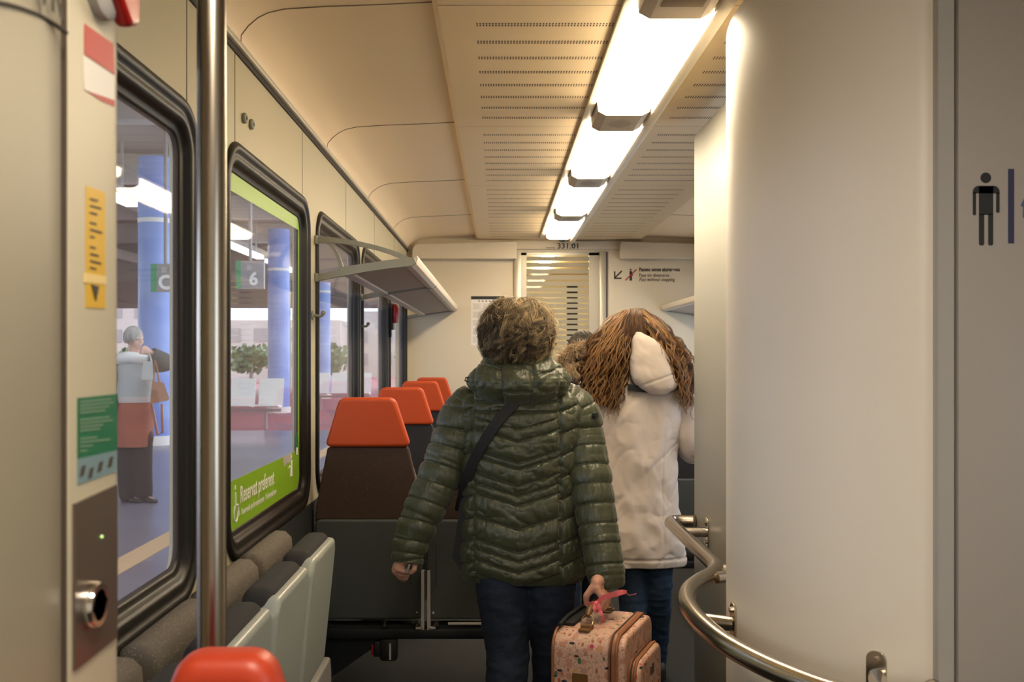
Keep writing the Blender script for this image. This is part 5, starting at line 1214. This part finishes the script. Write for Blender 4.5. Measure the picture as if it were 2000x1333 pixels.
for i, x in enumerate((-3.2, -7.6, -12)):
    mb = MB(); mb.box((x, -6, 4.45), (x + .28, 34, 4.75), bev=.02); struct(mb.build('roof_beam', 'concrete'))
for i, (x, y) in enumerate(((-5.5, 16), (-5.5, 25), (-5.5, 7), (-5.9, 33.5), (-12.5, 16), (-12.5, 25))):
    mb = MB(); mb.cyl((x, y, 0), (x, y, 4.6), .27, 28); o = mb.build('column', 'bluepillar', None)
    struct(o); mb = MB(); mb.cyl((x, y, 3.55), (x, y, 3.62), .275, 28); mb.cyl((x, y, .0), (x, y, .15), .30, 28); mb.build('white_band', 'white', o)
for i, y in enumerate((.1, 4.9, 9.9, 14.9, 19.9, 24.9, 29.5)):
    mb = MB(); mb.box((-6.9, y, 4.2), (-6.7, y + 3.6, 4.3)); tl = mb.build('platform_tube_light', 'tube'); mb = MB(); mb.box((-6.82, y + .4, 4.3), (-6.78, y + .44, 5.31)); mb.box((-6.82, y + 3.1, 4.3), (-6.78, y + 3.14, 5.31)); mb.build('hangers', 'signgrey', tl); tag(tl, 'long white tube light under the platform roof outside', 'light', 'platform tube lights')
for nm, px, py, Y, s_, l in (('platform_sign', 322, 543, 15.2, 'C', 'grey hanging platform sign with letter C and green band'), ('platform_sign', 488, 537, 17.0, '6', 'grey hanging platform sign with number 6 and green band')):
    c_ = P(px, py, Y); t = thing(nm, l, 'sign', c_); W_ = .22 * Y / 15.6
    mb = MB(); mb.box((c_.x - W_, Y, c_.z - W_), (c_.x + W_, Y + .08, c_.z + W_)); mb.build('board', 'signgrey', t)
    mb = MB(); mb.box((c_.x - W_, Y - .01, c_.z - W_), (c_.x - W_ + .09, Y, c_.z + W_)); mb.build('green_band', 'signgreen', t)
    text('sign_lettering', s_, .30, (c_.x - (.10 if s_ == 'C' else .01), Y - .015, c_.z - .17), WALLROT, 'white', t, bold=.012)
    mb = MB(); mb.box((c_.x - .05, Y - .012, c_.z + .08), (c_.x + .03, Y - .01, c_.z + .16)); mb.build('small_print', 'greyprint', t)
    mb = MB(); mb.cyl((c_.x, Y + .04, c_.z + W_), (c_.x, Y + .04, 5.31), .03, 10); mb.build('hanger', 'signgrey', t)
# metal bench
for i, (x, y) in enumerate(((-5.0, 19.5), (-4.1, 26))):
    t = thing('platform_bench', ['pale metal bench on the red platform outside the green edged window', 'pale metal bench farther along the red platform'][i], 'bench', (x, y, 0), 'platform benches')
    for k in range(3):
        xx = x + (k - 1) * .55
        mb = MB(); mb.loft([[(xx - .24, y + a_, z), (xx + .24, y + a_, z), (xx + .24, y + a_ + .02, z + .03), (xx - .24, y + a_ + .02, z + .03)] for a_, z in ((-.45, .46), (-.1, .42), (0, .46), (.12, .95))], True, True); mb.build('seat_shell', 'white', t)
    mb = MB(); mb.box((x - .8, y - .2, .34), (x + .8, y - .14, .40)); mb.cyl((x - .5, y - .17, 0), (x - .5, y - .17, .36), .03, 8); mb.cyl((x + .5, y - .17, 0), (x + .5, y - .17, .36), .03, 8); mb.build('bench_frame', 'signgrey', t)
# far side of the station
rr = random.Random(2)
fb = [(-14, 60, 9, 3.6), (-24, 62, 8, 5.2), (-36, 58, 10, 3.2), (-7, 66, 6, 4.4), (-47, 60, 9, 4.8)]
fl_lab = ['low pale building beyond the platform end, second from the train', 'taller pale building beyond the platform end', 'long low pale building far left beyond the platform', 'pale building beyond the platform end nearest the train', 'farthest left pale building beyond the platform']
for i, (x, y, w_, h_) in enumerate(fb):
    t = thing('building', fl_lab[i], 'building', (x, y, 0), 'buildings beyond the platform'); mb = MB(); mb.box((x - w_ / 2, y, 0), (x + w_ / 2, y + 5, h_)); mb.build('wall', 'facade', t)
    for a_ in range(int(w_ // 1.6)):
        for b_ in range(int(h_ // 1.6)):
            xx = x - w_ / 2 + .6 + a_ * 1.6; zz = .8 + b_ * 1.5; mb = MB(); mb.box((xx, y - .05, zz), (xx + .8, y, zz + .8)); mb.build('window', 'signgrey', t)
for i in range(9):
    x = -4 - i * 4.6; y = 48 + rr.random() * 6; t = thing('tree', 'bushy green tree beyond the end of the platform', 'tree', (x, y, 0), 'trees beyond the platform')
    mb = MB(); mb.tube([(x, y, 0), (x, y, 1.2)], [.12, .08], 8); mb.build('trunk', 'concrete', t)
    mb = MB(); 
    for k in range(420):
        v = Vector((rr.gauss(0, 1), rr.gauss(0, 1), rr.gauss(0, 1))).normalized() * rr.uniform(.5, 1.5); c_ = Vector((x, y, 1.3)) + Vector((v.x, v.y, v.z * .55)); n_ = Vector((rr.gauss(0, 1), rr.gauss(0, 1), rr.gauss(0, 1))).normalized() * .16; m_ = n_.orthogonal().normalized() * .16
        mb.add([c_ + n_, c_ + m_, c_ - n_, c_ - m_], [(0, 1, 2, 3)])
    mb.build('foliage', 'leaf', t, smooth=False)
for i, (x, y, h_) in enumerate(((-9.6, 30, 4.4), (-8.0, 38, 5.5), (-6.3, 44, 5.5), (-13, 40, 5.5), (-17, 36, 5.5), (-3.6, 41, 5))):
    mb = MB(); mb.cyl((x, y, 0), (x, y, h_), .10, 10); mb.box((x - 1.1, y - .04, h_ - .5), (x + 1.1, y + .04, h_ - .42)); tag(mb.build('catenary_mast', 'signgrey'), ['grey mast with crossarm near the platform end, shortest one', 'grey mast with crossarm beyond the platform roof', 'grey mast with crossarm second nearest the train beyond the roof', 'grey mast with crossarm beyond the outer blue columns', 'farthest left grey mast with crossarm', 'grey mast with crossarm nearest the train beyond the roof'][i], 'mast', 'masts beyond the platform')
# person waiting on the platform
s_ = np.linspace(0, 1, 12)
YD = 9.7; D_ = lambda px, py, Y=YD: P(px, py, Y)
JD = dict(pelvis=D_(262, 850), waist=D_(262, 810), chest=D_(262, 745), neck=D_(262, 700), head=D_(262, 662), shL=D_(228, 712), shR=D_(298, 712), elL=D_(220, 770), elR=D_(322, 708, 9.6), wrL=D_(225, 820), wrR=D_(296, 690, 9.5),
          hpL=D_(248, 855), hpR=D_(276, 855), knL=D_(249, 915), knR=D_(277, 915), anL=Vector((JX := D_(250, 972).x, 9.7, .08)), anR=Vector((D_(280, 972).x, 9.7, .08)))
JD['handL'] = fist(JD['wrL'], (0, 0, -1) if 0 else (.1, -.2, -1)); JD['handR'] = fist(JD['wrR'], (-.6, -.6, .2))
wd = person('grey haired person in a rust coat and white scarf waiting on the platform', JD, (.9, -.5, 0), .012, 'skinpale')
sc = YD / FPX
M['rust'] = mat('rust_coat', (.30, .09, .05), .8); M['greyvest'] = mat('pale_grey_wool', (.45, .46, .42), .9); M['darkjacket'] = mat('dark_sleeve', (.06, .06, .06), .8)
tb = [(EYE - (a - VY) * sc, (b - VX) * sc, (c - VX) * sc, d) for a, b, c, d in ((782, 236, 292, .14), (800, 232, 298, .16), (840, 230, 296, .17), (872, 232, 294, .16))]
mb = MB(); mb.loft(garment(tb, 30, 36, YD, lambda x, y, z, a: nz(x * 6, y * 6, z * 6) * .02), True, True); mb.build('coat', 'rust', wd)
tb = [(EYE - (a - VY) * sc, (b - VX) * sc, (c - VX) * sc, d) for a, b, c, d in ((700, 250, 276, .06), (708, 236, 292, .12), (720, 230, 298, .14), (786, 234, 296, .15))]
mb = MB(); mb.loft(garment(tb, 30, 36, YD, lambda x, y, z, a: nz(x * 6, y * 6, z * 6) * .02), True, True); ve = mb.build('cardigan', 'greyvest', wd)
for sd in 'LR': sleeve('sleeve', [JD['sh' + sd], JD['el' + sd], JD['wr' + sd]], [.085, .085, .06], 'darkjacket', ve, lambda s_, a, p: 0, 24, 20)
mb = MB(); limb(mb, [JD['hpL'], JD['hpR']], [.12, .12])
for sd in 'LR': limb(mb, [JD['hp' + sd], JD['kn' + sd], JD['an' + sd]], [.11, .10, .09])
remesh(mb, 'trousers', 'darkcoat', wd, .015, 3)
for sd in 'LR': shoe(JD['an' + sd], (.9, -.5, 0), wd)
mb = MB(); mb.tube([D_(262, 700) + Vector((.13 * cos(a), .13 * sin(a), .01 * sin(3 * a))) for a in np.linspace(0, 2 * pi, 20)], .055, 12, caps=False); mb.build('scarf', 'white', wd)
st, tn = [], []
for i in range(900):
    th0 = rs.uniform(.0, 1.4); ph = rs.rand() * 6.28; th = th0 + .8 * s_; d = np.stack([np.sin(th) * np.cos(ph), np.sin(th) * np.sin(ph), np.cos(th)], 1)
    st.append(d * np.array((.09, .10, .11))[None] + np.array(D_(260, 659))); tn.append(np.array((.5, .47, .42)) * rs.uniform(.6, 1.2))
hair('hair', st, .003, np.array(tn), wd, None)
t = thing('handbag', 'tan leather handbag with long strap hanging from the arm of the person outside', 'handbag', D_(312, 770, 9.5))
mb = MB(); prism(mb, [Vector((p.x, p.y)) for p in rpoly([(293, -790), (332, -782), (320, -748), (297, -745)], 5)], lambda u, v, w_: D_(u, -v, w_), 9.42, 9.56, .0); mb.build('bag_body', 'leather', t)
mb = MB(); mb.tube([D_(300, 748, 9.48), D_(303, 700, 9.48), D_(312, 748, 9.48)], .012, 6); mb.tube([D_(296, 790, 9.48), D_(308, 850, 9.48), D_(318, 845, 9.48), D_(316, 790, 9.48)], .014, 6); mb.build('strap', 'leather', t)
t = thing('tote_bag', 'pale grey tote bag held by the person outside on the platform', 'bag', D_(290, 735, 9.46))
mb = MB(); prism(mb, [Vector((p.x, p.y)) for p in rpoly([(276, -742), (300, -742), (298, -706), (280, -706)], 3)], lambda u, v, w_: D_(u, -v, w_), 9.36, 9.41, .0); mb.build('bag_body', 'greyvest', t)
mb = MB(); mb.tube([D_(284, 706, 9.38), D_(292, 692, 9.38), D_(296, 706, 9.38)], .01, 6); mb.build('handle', 'greyvest', t)
